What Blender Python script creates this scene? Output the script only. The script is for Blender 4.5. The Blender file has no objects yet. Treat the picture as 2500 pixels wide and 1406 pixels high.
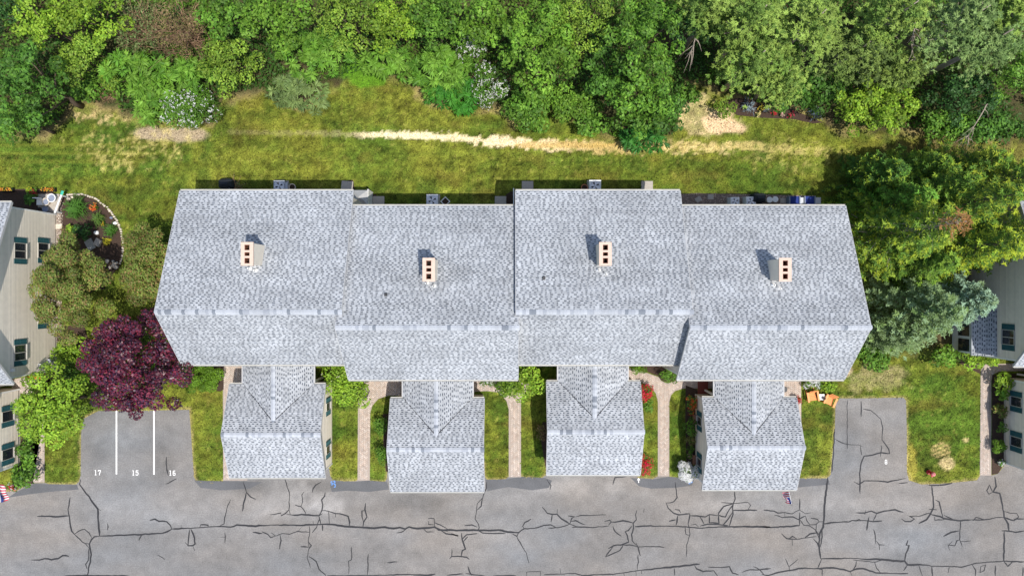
import bpy, bmesh, math, random
import numpy as np
from mathutils import Vector

# ---------------------------------------------------------------- camera, sky, sun, exposure
H = 51.5            # drone height in metres
F = 1750.0          # focal length in pixels of the 2500 px wide photograph
sc = bpy.context.scene
col = sc.collection
cam_d = bpy.data.cameras.new("camera")
cam_d.sensor_width = 36.0
cam_d.sensor_fit = 'HORIZONTAL'
cam_d.lens = 36.0 * F / 2500.0
cam_d.clip_start = 0.5
cam_d.clip_end = 2000.0
cam = bpy.data.objects.new("camera", cam_d)
cam.location = (0, 0, H)
cam.rotation_euler = (0, 0, 0)
col.objects.link(cam)
sc.camera = cam

SUN = Vector((1.36, -1.43, 5.5)).normalized()      # direction towards the sun
world = bpy.data.worlds.new("World")
sc.world = world
world.use_nodes = True
wn = world.node_tree.nodes
wn.clear()
sky = wn.new('ShaderNodeTexSky')
sky.sky_type = 'NISHITA'
sky.sun_disc = False
sky.sun_elevation = math.asin(SUN.z)
sky.sun_rotation = math.atan2(SUN.x, SUN.y)
sky.air_density = 1.0
sky.dust_density = 1.5
bg = wn.new('ShaderNodeBackground')
bg.inputs['Strength'].default_value = 0.15
wo = wn.new('ShaderNodeOutputWorld')
world.node_tree.links.new(sky.outputs[0], bg.inputs['Color'])
world.node_tree.links.new(bg.outputs[0], wo.inputs['Surface'])

sun_d = bpy.data.lights.new("sun", 'SUN')
sun_d.energy = 4.0
sun_d.angle = math.radians(0.5)
sun_d.color = (1.0, 0.96, 0.90)
sun = bpy.data.objects.new("sun", sun_d)
sun.location = (30, -30, 90)
sun.rotation_euler = (-SUN).to_track_quat('-Z', 'Y').to_euler()
col.objects.link(sun)

sc.view_settings.view_transform = 'Standard'
sc.view_settings.look = 'None'
sc.view_settings.exposure = 0.25
sc.view_settings.gamma = 1.0
sc.view_settings.use_curve_mapping = False
sc.render.engine = 'CYCLES'
sc.cycles.max_bounces = 6
sc.cycles.diffuse_bounces = 3
sc.cycles.transmission_bounces = 3
sc.cycles.transparent_max_bounces = 4

R = math.radians
rng = np.random.default_rng(7)
random.seed(7)


def G(px, py, z=0.0):
    """photo pixel -> world point at height z"""
    k = (H - z) / F
    return ((px - 1250.0) * k, (703.0 - py) * k, z)


def gpoly(pts, z=0.0):
    return [G(x, y, z)[:2] for x, y in pts]


# ---------------------------------------------------------------- materials
MATS = {}


def mat(name, color=(0.5, 0.5, 0.5), rough=0.8, noise=0.0, scale=8.0, bump=0.0, bscale=40.0, metal=0.0,
        attr=False, spec=0.3, trans=0.0, noise2=0.0, scale2=1.0, rand=0.0):
    if name in MATS:
        return MATS[name]
    m = bpy.data.materials.new(name)
    m.use_nodes = True
    nt = m.node_tree
    N, L = nt.nodes, nt.links
    b = N['Principled BSDF']
    b.inputs['Roughness'].default_value = rough
    b.inputs['Metallic'].default_value = metal
    b.inputs['Specular IOR Level'].default_value = spec
    geo = N.new('ShaderNodeNewGeometry')
    if attr:
        a = N.new('ShaderNodeAttribute')
        a.attribute_name = 'tint'
        c = a.outputs['Color']
    else:
        rgb = N.new('ShaderNodeRGB')
        rgb.outputs[0].default_value = (*color, 1)
        c = rgb.outputs[0]

    def mul(c, amount, sc_, detail):
        tx = N.new('ShaderNodeTexNoise')
        tx.inputs['Scale'].default_value = sc_
        tx.inputs['Detail'].default_value = detail
        L.new(geo.outputs['Position'], tx.inputs['Vector'])
        mr = N.new('ShaderNodeMapRange')
        mr.inputs['From Min'].default_value = 0.25
        mr.inputs['From Max'].default_value = 0.75
        mr.inputs['To Min'].default_value = 1 - amount
        mr.inputs['To Max'].default_value = 1 + amount
        L.new(tx.outputs['Fac'], mr.inputs['Value'])
        vm = N.new('ShaderNodeVectorMath')
        vm.operation = 'SCALE'
        L.new(c, vm.inputs[0])
        L.new(mr.outputs[0], vm.inputs['Scale'])
        return vm.outputs[0]
    if noise > 0:
        c = mul(c, noise, scale, 5.0)
    if noise2 > 0:
        c = mul(c, noise2, scale2, 3.0)
    if rand > 0:                                   # each board or slab a slightly different tone
        oi = N.new('ShaderNodeObjectInfo')
        mr = N.new('ShaderNodeMapRange')
        mr.inputs['To Min'].default_value = 1 - rand
        mr.inputs['To Max'].default_value = 1 + rand
        L.new(oi.outputs['Random'], mr.inputs['Value'])
        vm = N.new('ShaderNodeVectorMath'); vm.operation = 'SCALE'
        L.new(c, vm.inputs[0]); L.new(mr.outputs[0], vm.inputs['Scale'])
        c = vm.outputs[0]
    L.new(c, b.inputs['Base Color'])
    if bump > 0:
        tb = N.new('ShaderNodeTexNoise')
        tb.inputs['Scale'].default_value = bscale
        tb.inputs['Detail'].default_value = 4
        L.new(geo.outputs['Position'], tb.inputs['Vector'])
        bp = N.new('ShaderNodeBump')
        bp.inputs['Strength'].default_value = bump
        bp.inputs['Distance'].default_value = 0.03
        L.new(tb.outputs['Fac'], bp.inputs['Height'])
        L.new(bp.outputs[0], b.inputs['Normal'])
    if trans > 0:
        t = N.new('ShaderNodeBsdfTranslucent')
        L.new(c, t.inputs['Color'])
        mx = N.new('ShaderNodeMixShader')
        mx.inputs[0].default_value = trans
        out = N['Material Output']
        L.new(b.outputs[0], mx.inputs[1])
        L.new(t.outputs[0], mx.inputs[2])
        L.new(mx.outputs[0], out.inputs['Surface'])
    MATS[name] = m
    return m


M_lawn = mat('lawn', rough=0.95, attr=True, noise=0.65, scale=11.0, bump=0.8, bscale=30, spec=0.1, noise2=0.22, scale2=2.2)
M_grass = mat('grass_blades', rough=0.7, attr=True, spec=0.15, trans=0.3)
M_leaf = mat('foliage', rough=0.55, attr=True, spec=0.25, trans=0.32)
M_leafd = mat('foliage_glossy', rough=0.42, attr=True, spec=0.4, trans=0.15)
M_needle = mat('needles', rough=0.6, attr=True, spec=0.2, trans=0.2)
M_petal = mat('petals', rough=0.7, attr=True, spec=0.15, trans=0.25)
M_shingle = mat('shingles', rough=0.92, attr=True, spec=0.15, noise=0.16, scale=26, noise2=0.10, scale2=1.1)
M_asphalt = mat('asphalt', rough=0.93, attr=True, spec=0.2, noise=0.24, scale=11, bump=0.5, bscale=50, noise2=0.12, scale2=1.6)
M_seal = mat('crack_sealant', (0.028, 0.028, 0.031), 0.75, noise=0.3, scale=6, spec=0.3)
M_darkpatch = mat('fresh_asphalt', (0.115, 0.116, 0.120), 0.9, noise=0.15, scale=12, bump=0.3, bscale=60, noise2=0.15, scale2=0.8)
M_paint = mat('road_paint', (0.78, 0.77, 0.74), 0.7, noise=0.25, scale=14)
M_bluepaint = mat('blue_paint', (0.12, 0.32, 0.75), 0.7, noise=0.2, scale=20)
M_paver = mat('pavers', rough=0.9, attr=True, noise=0.10, scale=20, noise2=0.10, scale2=1.5)
M_sand = mat('joint_sand', (0.36, 0.30, 0.255), 0.95, noise=0.2, scale=30)
M_siding = mat('siding', (0.74, 0.66, 0.54), 0.75, noise=0.06, scale=3, spec=0.25, rand=0.07)
M_sidingw = mat('house_wall', (0.58, 0.52, 0.43), 0.8, noise=0.06, scale=3)
M_trim = mat('white_trim', (0.78, 0.76, 0.72), 0.6, noise=0.05, scale=5)
M_gutter = mat('gutter', (0.50, 0.49, 0.45), 0.5, noise=0.08, scale=4)
M_frame = mat('window_frame', (0.42, 0.40, 0.35), 0.6, noise=0.05, scale=5)
M_shutter = mat('shutter_green', (0.025, 0.10, 0.11), 0.55, noise=0.1, scale=10)
M_glass = mat('window_glass', (0.02, 0.025, 0.03), 0.06, spec=0.6)
M_cream = mat('chimney_cream', (0.58, 0.44, 0.35), 0.85, noise=0.10, scale=9, bump=0.2, bscale=30)
M_flue = mat('flue_clay', (0.20, 0.075, 0.045), 0.9, noise=0.2, scale=10)
M_sootdark = mat('soot_and_hollow_dark', (0.02, 0.014, 0.012), 0.95)  # near-black: soot in the flues, painted-in shade for pipe and fan hollows
M_black = mat('black_plastic', (0.014, 0.015, 0.018), 0.5, noise=0.1, scale=5, spec=0.4)
M_cover = mat('grill_cover', (0.022, 0.026, 0.034), 0.62, noise=0.15, scale=6, bump=0.3, bscale=8)
M_metal = mat('grey_metal', (0.42, 0.44, 0.47), 0.5, metal=0.4, noise=0.08, scale=8)
M_lightmetal = mat('light_metal', (0.62, 0.64, 0.67), 0.45, metal=0.2, noise=0.06, scale=8)
M_concrete = mat('concrete', (0.40, 0.36, 0.31), 0.95, noise=0.15, scale=12, bump=0.2, bscale=40)
M_mulch = mat('mulch', (0.060, 0.038, 0.027), 0.98, noise=0.5, scale=22, bump=0.9, bscale=45)
M_gravel = mat('gravel', rough=0.95, attr=True, noise=0.2, scale=20)
M_gravelbase = mat('gravel_base', (0.20, 0.15, 0.12), 0.98, noise=0.5, scale=24, bump=0.9, bscale=40)
M_stone = mat('stone', (0.62, 0.54, 0.44), 0.9, noise=0.25, scale=7, bump=0.3, bscale=20)
M_greystone = mat('grey_stone', (0.30, 0.30, 0.28), 0.9, noise=0.2, scale=7, bump=0.3, bscale=20)
M_bark = mat('bark', (0.12, 0.085, 0.06), 0.95, noise=0.35, scale=14, bump=0.5, bscale=30)
M_palebark = mat('pale_bark', (0.38, 0.31, 0.25), 0.95, noise=0.3, scale=14)
M_deadtwig = mat('dead_twig', (0.33, 0.20, 0.12), 0.95, noise=0.3, scale=14)
M_orange = mat('orange_wood', (0.80, 0.33, 0.12), 0.6, noise=0.12, scale=9)
M_red = mat('hydrant_red', (0.55, 0.03, 0.04), 0.45, noise=0.12, scale=9)
M_pink = mat('faded_red', (0.75, 0.25, 0.25), 0.5, noise=0.1, scale=9)
M_white = mat('white_plastic', (0.78, 0.78, 0.76), 0.5, noise=0.06, scale=8)
M_clay = mat('terracotta', (0.50, 0.20, 0.10), 0.85, noise=0.15, scale=9)
M_soil = mat('potting_soil', (0.05, 0.032, 0.022), 0.98, noise=0.4, scale=30)
M_blue = mat('blue_cushion', (0.02, 0.04, 0.20), 0.8, noise=0.1, scale=9)
M_greyc = mat('grey_plastic', (0.22, 0.25, 0.32), 0.6, noise=0.1, scale=9)
M_door = mat('door_red', (0.20, 0.05, 0.035), 0.5, noise=0.08, scale=4)
M_brownbox = mat('brown_wood', (0.24, 0.12, 0.07), 0.8, noise=0.2, scale=9)
M_flagred = mat('flag_red', (0.60, 0.04, 0.08), 0.8)
M_flagwhite = mat('flag_white', (0.80, 0.78, 0.78), 0.8)
M_flagblue = mat('flag_blue', (0.04, 0.06, 0.25), 0.8)
M_teal = mat('teal_plastic', (0.05, 0.45, 0.33), 0.5)
M_roofdeck = mat('roof_deck', (0.30, 0.31, 0.33), 0.9, noise=0.1, scale=6)
M_drip = mat('drip_edge', (0.46, 0.45, 0.44), 0.6, noise=0.06, scale=6)

# ---------------------------------------------------------------- mesh helpers
ROOT = {}


def tag(o, label=None, cat=None, group=None, kind=None):
    if label: o['label'] = label
    if cat: o['category'] = cat
    if group: o['group'] = group
    if kind: o['kind'] = kind
    return o


def thing(name, loc, label, cat, group=None):
    o = bpy.data.objects.new(name, None)
    o.empty_display_size = 0.3
    o.location = loc
    col.objects.link(o)
    ROOT[o.name] = np.array(loc, dtype=float)
    return tag(o, label, cat, group)


def link(name, me, parent=None, origin=None):
    o = bpy.data.objects.new(name, me)
    col.objects.link(o)
    if parent is not None:
        o.parent = parent
        ROOT[o.name] = ROOT[parent.name]
    else:
        ROOT[o.name] = np.array(origin if origin is not None else (0, 0, 0), dtype=float)
        o.location = ROOT[o.name]
    return o


def mesh_np(name, V, quads, mt, parent=None, tint=None, smooth=False, origin=None):
    """V (n,3) world coordinates, quads (m,k) indices"""
    V = np.asarray(V, dtype=np.float32)
    quads = np.asarray(quads, dtype=np.int32)
    if parent is not None:
        off = ROOT[parent.name]
    else:
        off = np.array(origin if origin is not None else (0, 0, 0))
    me = bpy.data.meshes.new(name)
    k = quads.shape[1]
    me.vertices.add(len(V))
    me.vertices.foreach_set('co', (V - off).astype(np.float32).ravel())
    me.loops.add(quads.size)
    me.loops.foreach_set('vertex_index', quads.ravel())
    me.polygons.add(len(quads))
    me.polygons.foreach_set('loop_start', np.arange(0, quads.size, k, dtype=np.int32))
    if smooth:
        me.polygons.foreach_set('use_smooth', np.ones(len(quads), dtype=bool))
    if tint is not None:
        a = me.color_attributes.new('tint', 'FLOAT_COLOR', 'POINT')
        t = np.ones((len(V), 4), dtype=np.float32)
        t[:, :3] = tint
        a.data.foreach_set('color', t.ravel())
    me.update(calc_edges=True)
    me.materials.append(mt)
    return link(name, me, parent, origin)


class MB:
    """collects simple solids and links them as one mesh"""
    def __init__(s):
        s.v = []; s.f = []; s.c = []; s.mi = []

    def poly(s, pts, c=None, mi=0):
        n = len(s.v)
        s.v += [tuple(p) for p in pts]
        s.f.append(tuple(range(n, n + len(pts))))
        s.c += [c or (1, 1, 1)] * len(pts)
        s.mi.append(mi)

    def faces(s, vs, fs, c=None, mi=0):
        n = len(s.v)
        s.v += [tuple(p) for p in vs]
        s.c += [c or (1, 1, 1)] * len(vs)
        for f in fs:
            s.f.append(tuple(n + i for i in f))
            s.mi.append(mi)

    def box(s, cx, cy, z0, sx, sy, sz, rz=0.0, taper=1.0, c=None, mi=0, tilt=None):
        ca, sa = math.cos(rz), math.sin(rz)
        vs = []
        for k, t in ((0, 1.0), (1, taper)):
            for dx, dy in ((-1, -1), (1, -1), (1, 1), (-1, 1)):
                x, y = dx * sx / 2 * t, dy * sy / 2 * t
                vs.append((cx + x * ca - y * sa, cy + x * sa + y * ca, z0 + k * sz))
        s.faces(vs, [(3, 2, 1, 0), (4, 5, 6, 7), (0, 1, 5, 4), (1, 2, 6, 5), (2, 3, 7, 6), (3, 0, 4, 7)], c, mi)

    def hexa(s, lo, hi, c=None, mi=0):
        """two matching quads (4 points each)"""
        s.faces(list(lo) + list(hi), [(3, 2, 1, 0), (4, 5, 6, 7), (0, 1, 5, 4), (1, 2, 6, 5), (2, 3, 7, 6), (3, 0, 4, 7)], c, mi)

    def tube(s, path, rad, n=6, c=None, mi=0, cap=True):
        path = [Vector(p) for p in path]
        if not hasattr(rad, '__len__'):
            rad = [rad] * len(path)
        base = len(s.v)
        for i, p in enumerate(path):
            d = (path[min(i + 1, len(path) - 1)] - path[max(i - 1, 0)])
            if d.length < 1e-9: d = Vector((0, 0, 1))
            d.normalize()
            a = Vector((0, 0, 1)) if abs(d.z) < 0.9 else Vector((1, 0, 0))
            u = d.cross(a).normalized(); w = d.cross(u)
            for k in range(n):
                t = 2 * math.pi * k / n
                q = p + (u * math.cos(t) + w * math.sin(t)) * rad[i]
                s.v.append(tuple(q)); s.c.append(c or (1, 1, 1))
        for i in range(len(path) - 1):
            for k in range(n):
                a0 = base + i * n + k; a1 = base + i * n + (k + 1) % n
                s.f.append((a0, a1, a1 + n, a0 + n)); s.mi.append(mi)
        if cap:
            s.f.append(tuple(base + k for k in range(n))[::-1]); s.mi.append(mi)
            e = base + (len(path) - 1) * n
            s.f.append(tuple(e + k for k in range(n))); s.mi.append(mi)

    def lathe(s, cx, cy, prof, n=14, c=None, mi=0):
        """prof: list of (radius, z)"""
        base = len(s.v)
        for r, z in prof:
            for k in range(n):
                t = 2 * math.pi * k / n
                s.v.append((cx + r * math.cos(t), cy + r * math.sin(t), z)); s.c.append(c or (1, 1, 1))
        for i in range(len(prof) - 1):
            for k in range(n):
                a0 = base + i * n + k; a1 = base + i * n + (k + 1) % n
                s.f.append((a0, a1, a1 + n, a0 + n)); s.mi.append(mi)
        s.f.append(tuple(base + k for k in range(n))[::-1]); s.mi.append(mi)
        e = base + (len(prof) - 1) * n
        s.f.append(tuple(e + k for k in range(n))); s.mi.append(mi)

    def build(s, name, mt, parent=None, smooth=False, tint=False, origin=None):
        off = ROOT[parent.name] if parent is not None else np.array(origin if origin is not None else (0, 0, 0))
        me = bpy.data.meshes.new(name)
        V = (np.array(s.v) - off)
        me.from_pydata([tuple(p) for p in V], [], s.f)
        mts = mt if isinstance(mt, (list, tuple)) else [mt]
        for m in mts: me.materials.append(m)
        if len(mts) > 1:
            me.polygons.foreach_set('material_index', s.mi)
        if smooth:
            me.polygons.foreach_set('use_smooth', [True] * len(me.polygons))
        if tint:
            a = me.color_attributes.new('tint', 'FLOAT_COLOR', 'POINT')
            t = np.ones((len(s.v), 4), dtype=np.float32); t[:, :3] = np.array(s.c)
            a.data.foreach_set('color', t.ravel())
        me.update()
        return link(name, me, parent, origin)


def inside(poly, X, Y):
    X = np.asarray(X); Y = np.asarray(Y)
    r = np.zeros(X.shape, dtype=bool)
    n = len(poly)
    for i in range(n):
        x0, y0 = poly[i]; x1, y1 = poly[(i + 1) % n]
        if y0 == y1: continue
        c = ((y0 > Y) != (y1 > Y)) & (X < (x1 - x0) * (Y - y0) / (y1 - y0) + x0)
        r ^= c
    return r


_lat = np.random.default_rng(99).random((256, 256))


def vnoise(x, y, s=1.0, seed=0):
    x = np.asarray(x) * s + seed * 17.3 + 1000; y = np.asarray(y) * s + seed * 9.1 + 1000
    xi = np.floor(x).astype(int); yi = np.floor(y).astype(int)
    fx = x - xi; fy = y - yi
    fx = fx * fx * (3 - 2 * fx); fy = fy * fy * (3 - 2 * fy)
    a = _lat[xi % 256, yi % 256]; b = _lat[(xi + 1) % 256, yi % 256]
    c = _lat[xi % 256, (yi + 1) % 256]; d = _lat[(xi + 1) % 256, (yi + 1) % 256]
    return (a * (1 - fx) + b * fx) * (1 - fy) + (c * (1 - fx) + d * fx) * fy


def fbm(x, y, s=1.0, seed=0, o=4):
    t = 0; amp = 0.5; tot = 0
    for i in range(o):
        t = t + amp * vnoise(x, y, s * 2 ** i, seed + i * 3); tot += amp; amp *= 0.55
    return t / tot


def pdist(pts, X, Y):
    """distance to a polyline (world), and parameter 0..1 along it"""
    best = np.full(X.shape, 1e9); par = np.zeros(X.shape)
    n = len(pts) - 1
    for i in range(n):
        (x0, y0), (x1, y1) = pts[i], pts[i + 1]
        dx, dy = x1 - x0, y1 - y0
        t = np.clip(((X - x0) * dx + (Y - y0) * dy) / (dx * dx + dy * dy + 1e-9), 0, 1)
        d = np.hypot(X - x0 - t * dx, Y - y0 - t * dy)
        m = d < best
        best = np.where(m, d, best); par = np.where(m, (i + t) / n, par)
    return best, par


def sheet(name, poly, z, mt, parent=None, thick=0.0, grid=0.0, tintf=None):
    """flat polygon sheet (world xy points) triangulated; optional gridding and per-vertex tint"""
    bm = bmesh.new()
    vs = [bm.verts.new((x, y, z)) for x, y in poly]
    f = bm.faces.new(vs)
    f.normal_update()
    if f.normal.z < 0: f.normal_flip()
    bmesh.ops.triangulate(bm, faces=[f], ngon_method='EAR_CLIP')
    if grid > 0:
        xs = [p[0] for p in poly]; ys = [p[1] for p in poly]
        for ax, lo, hi in ((0, min(xs), max(xs)), (1, min(ys), max(ys))):
            c = lo + grid
            while c < hi:
                co = [0, 0, 0]; no = [0, 0, 0]; co[ax] = c; no[ax] = 1
                bmesh.ops.bisect_plane(bm, geom=bm.verts[:] + bm.edges[:] + bm.faces[:], plane_co=co, plane_no=no)
                c += grid
    if thick > 0:
        r = bmesh.ops.extrude_face_region(bm, geom=bm.faces[:])
        for e in r['geom']:
            if isinstance(e, bmesh.types.BMVert): e.co.z -= thick
        bmesh.ops.recalc_face_normals(bm, faces=bm.faces[:])
    me = bpy.data.meshes.new(name)
    bm.to_mesh(me); bm.free()
    me.materials.append(mt)
    if tintf is not None:
        co = np.empty(len(me.vertices) * 3, dtype=np.float32)
        me.vertices.foreach_get('co', co); co = co.reshape(-1, 3)
        a = me.color_attributes.new('tint', 'FLOAT_COLOR', 'POINT')
        t = np.ones((len(co), 4), dtype=np.float32); t[:, :3] = tintf(co[:, 0], co[:, 1])
        a.data.foreach_set('color', t.ravel())
    if parent is not None:
        o = link(name, me, parent)
        o.location = -Vector(ROOT[parent.name])
        return o
    return link(name, me)

# ---------------------------------------------------------------- the ground: polygons traced on the photograph (pixels, ground level)
ASPHALT = gpoly([(-700, 1215), (0, 1201), (40, 1198), (60, 1187), (82, 1179), (109, 1178), (120, 1181), (185, 1182), (193, 1175), (197, 1160),
    (198, 1060), (203, 1022), (240, 1003), (330, 1003), (440, 1000), (462, 1000), (466, 1050), (470, 1110), (474, 1165), (482, 1177), (540, 1178),
    (545, 1172), (604, 1172), (606, 1120), (800, 1120), (806, 1160), (812, 1171), (840, 1174), (868, 1174), (873, 1171), (903, 1171), (908, 1174),
    (940, 1175), (945, 1168), (946, 1130), (1182, 1130), (1184, 1164), (1190, 1171), (1215, 1171), (1236, 1168), (1242, 1163), (1272, 1162),
    (1279, 1169), (1320, 1168), (1333, 1159), (1336, 1115), (1556, 1115), (1549, 1156), (1558, 1166), (1595, 1168), (1606, 1162), (1634, 1162),
    (1640, 1168), (1670, 1170), (1696, 1166), (1700, 1140), (1930, 1140), (1944, 1166), (1955, 1167), (2018, 1167), (2028, 1158), (2033, 1100),
    (2038, 1050), (2040, 986), (2050, 972), (2110, 972), (2205, 970), (2212, 978), (2214, 1060), (2214, 1150), (2219, 1172), (2250, 1182),
    (2300, 1180), (2385, 1172), (2393, 1160), (2420, 1160), (2436, 1156), (2450, 1138), (2458, 1120), (2600, 1105), (3200, 1105), (3200, 1900), (-700, 1900)])
PATHS = [
    ("pale brick path under the lime tree leading to the left house", [(81, 1178), (81, 1085), (80, 965), (30, 955), (30, 925), (92, 916), (109, 962), (109, 1177)]),
    ("brick path hugging the garage beside the clipped round hedge", [(545, 1172), (544, 885), (612, 885), (612, 1128), (604, 1172)]),
    ("curving brick path between the first and second garages", [(873, 1172), (874, 990), (868, 930), (880, 918), (1000, 918), (1000, 966), (949, 965), (924, 973), (909, 990), (904, 1009), (903, 1172)]),
    ("curving brick path between the second and third garages", [(1272, 1164), (1272, 975), (1292, 940), (1292, 922), (1145, 922), (1145, 957), (1188, 954), (1213, 957), (1226, 965), (1237, 980), (1242, 999), (1242, 1164)]),
    ("forked brick path between the third and fourth garages", [(1606, 1162), (1606, 980), (1601, 960), (1589, 945), (1564, 932), (1515, 925), (1515, 890), (1534, 897), (1571, 907), (1608, 920), (1614, 929), (1628, 935), (1648, 930),
        (1660, 922), (1760, 922), (1760, 948), (1703, 948), (1668, 948), (1648, 954), (1638, 965), (1634, 980), (1634, 1162)]),
    ("brick terrace by the fourth garage next to the orange chairs", [(1895, 915), (1956, 915), (1956, 1050), (1925, 1050), (1895, 980)]),
    ("straight brick path leading to the right house", [(2392, 1160), (2394, 905), (2402, 889), (2500, 886), (2540, 886), (2540, 905), (2440, 906), (2424, 914), (2420, 930), (2420, 1160)]),
]
BEDS = [
    ("dark mulch bed inside the curved stone edging", [(150, 480), (172, 474), (200, 476), (230, 487), (258, 508), (280, 535), (294, 568), (300, 605), (299, 632), (290, 655), (276, 668), (262, 690), (240, 650), (205, 640), (150, 600)]),
    ("dark mulch bed along the fourth garage wall", [(1674, 940), (1700, 950), (1712, 965), (1712, 1165), (1698, 1164), (1676, 1140), (1673, 1020)]),
    ("dark mulch bed along the right garage wall", [(2422, 915), (2480, 912), (2480, 1120), (2448, 1135), (2436, 1155), (2421, 1158)]),
    ("dark mulch bed below the right house bay", [(2330, 872), (2365, 862), (2392, 862), (2392, 912), (2372, 902), (2345, 888)]),
    ("dark mulch bed beside the third house front door", [(1571, 893), (1620, 893), (1652, 905), (1652, 928), (1630, 933), (1612, 926), (1608, 918), (1571, 904)]),
    ("mulch corner where the first and second houses meet", [(862, 440), (866, 462), (880, 473), (900, 476), (918, 474), (925, 500), (925, 530), (850, 530), (850, 440)]),
    ("mulch corner where the second and third houses meet", [(1236, 475), (1246, 468), (1262, 466), (1262, 530), (1232, 530), (1232, 490)]),
    ("brown mulch bed behind the left house terrace", [(-60, 462), (125, 462), (135, 475), (135, 530), (-60, 530)]),
    ("brown garden bed with small flowers before the pines", [(1760, 250), (1800, 240), (1870, 248), (1930, 266), (1985, 290), (2010, 300), (1985, 302), (1940, 292), (1860, 288), (1800, 282)]),
    ("narrow shaded mulch bed beside the second garage", [(935, 1010), (958, 1010), (958, 1150), (942, 1150), (936, 1080)]),
    ("narrow shaded mulch bed beside the third garage", [(1325, 1030), (1345, 1030), (1345, 1140), (1332, 1140), (1318, 1060)]),
    ("small mulch bed around the clipped round hedge", [(450, 892), (547, 892), (546, 950), (538, 955), (515, 950), (470, 935)]),
    ("mulch bed under the lime shrubs by the left house", [(130, 880), (136, 800), (205, 790), (230, 880), (200, 930), (120, 925), (60, 1000), (40, 1190), (80, 1180), (80, 960)]),
]
GRAVEL = [
    ("brown pebble strip along the rear wall of the fourth house", [(1664, 474), (1700, 472), (1990, 478), (2002, 498), (2040, 520), (1664, 530)]),
    ("pale pebble strip along the left house gable wall", [(137, 478), (152, 474), (156, 500), (152, 640), (150, 800), (152, 900), (134, 905), (137, 640)]),
]
asphalt_w = ASPHALT
paths_w = [gpoly(p) for _, p in PATHS]
beds_w = [gpoly(p) for _, p in BEDS]
gravel_w = [gpoly(p) for _, p in GRAVEL]

FOREST = [(-400, 345), (0, 340), (150, 320), (180, 250), (260, 275), (310, 290), (400, 305), (520, 300), (545, 240), (640, 232), (700, 255), (790, 245),
          (800, 215), (870, 190), (930, 190), (1000, 205), (1060, 255), (1200, 260), (1230, 270), (1260, 310), (1330, 275), (1420, 310), (1470, 335),
          (1500, 350), (1640, 345), (1655, 300), (1665, 215), (1760, 225), (1850, 265), (1960, 280), (2040, 320), (2250, 328), (2290, 345), (2500, 352), (2900, 352)]
_fx = np.array([G(*p)[0] for p in FOREST]); _fy = np.array([G(*p)[1] for p in FOREST])
STRIP = gpoly([(560, 322), (700, 326), (800, 326), (880, 329), (1000, 330), (1100, 336), (1200, 345), (1300, 352), (1400, 356), (1480, 360), (1560, 365), (1650, 360), (1800, 356), (1900, 360), (1995, 370)])


def sstep(a, b, x):
    t = np.clip((x - a) / (b - a), 0, 1)
    return t * t * (3 - 2 * t)


def blob(px, py, rx, ry, X, Y, seed=1, rag=0.5, ns=1.2):
    cx, cy, _ = G(px, py)
    kx, ky = rx * H / F, ry * H / F
    d = np.hypot((X - cx) / kx, (Y - cy) / ky) + rag * (fbm(X, Y, ns, seed) - 0.5) * 2
    return 1 - sstep(0.75, 1.1, d)


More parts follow.
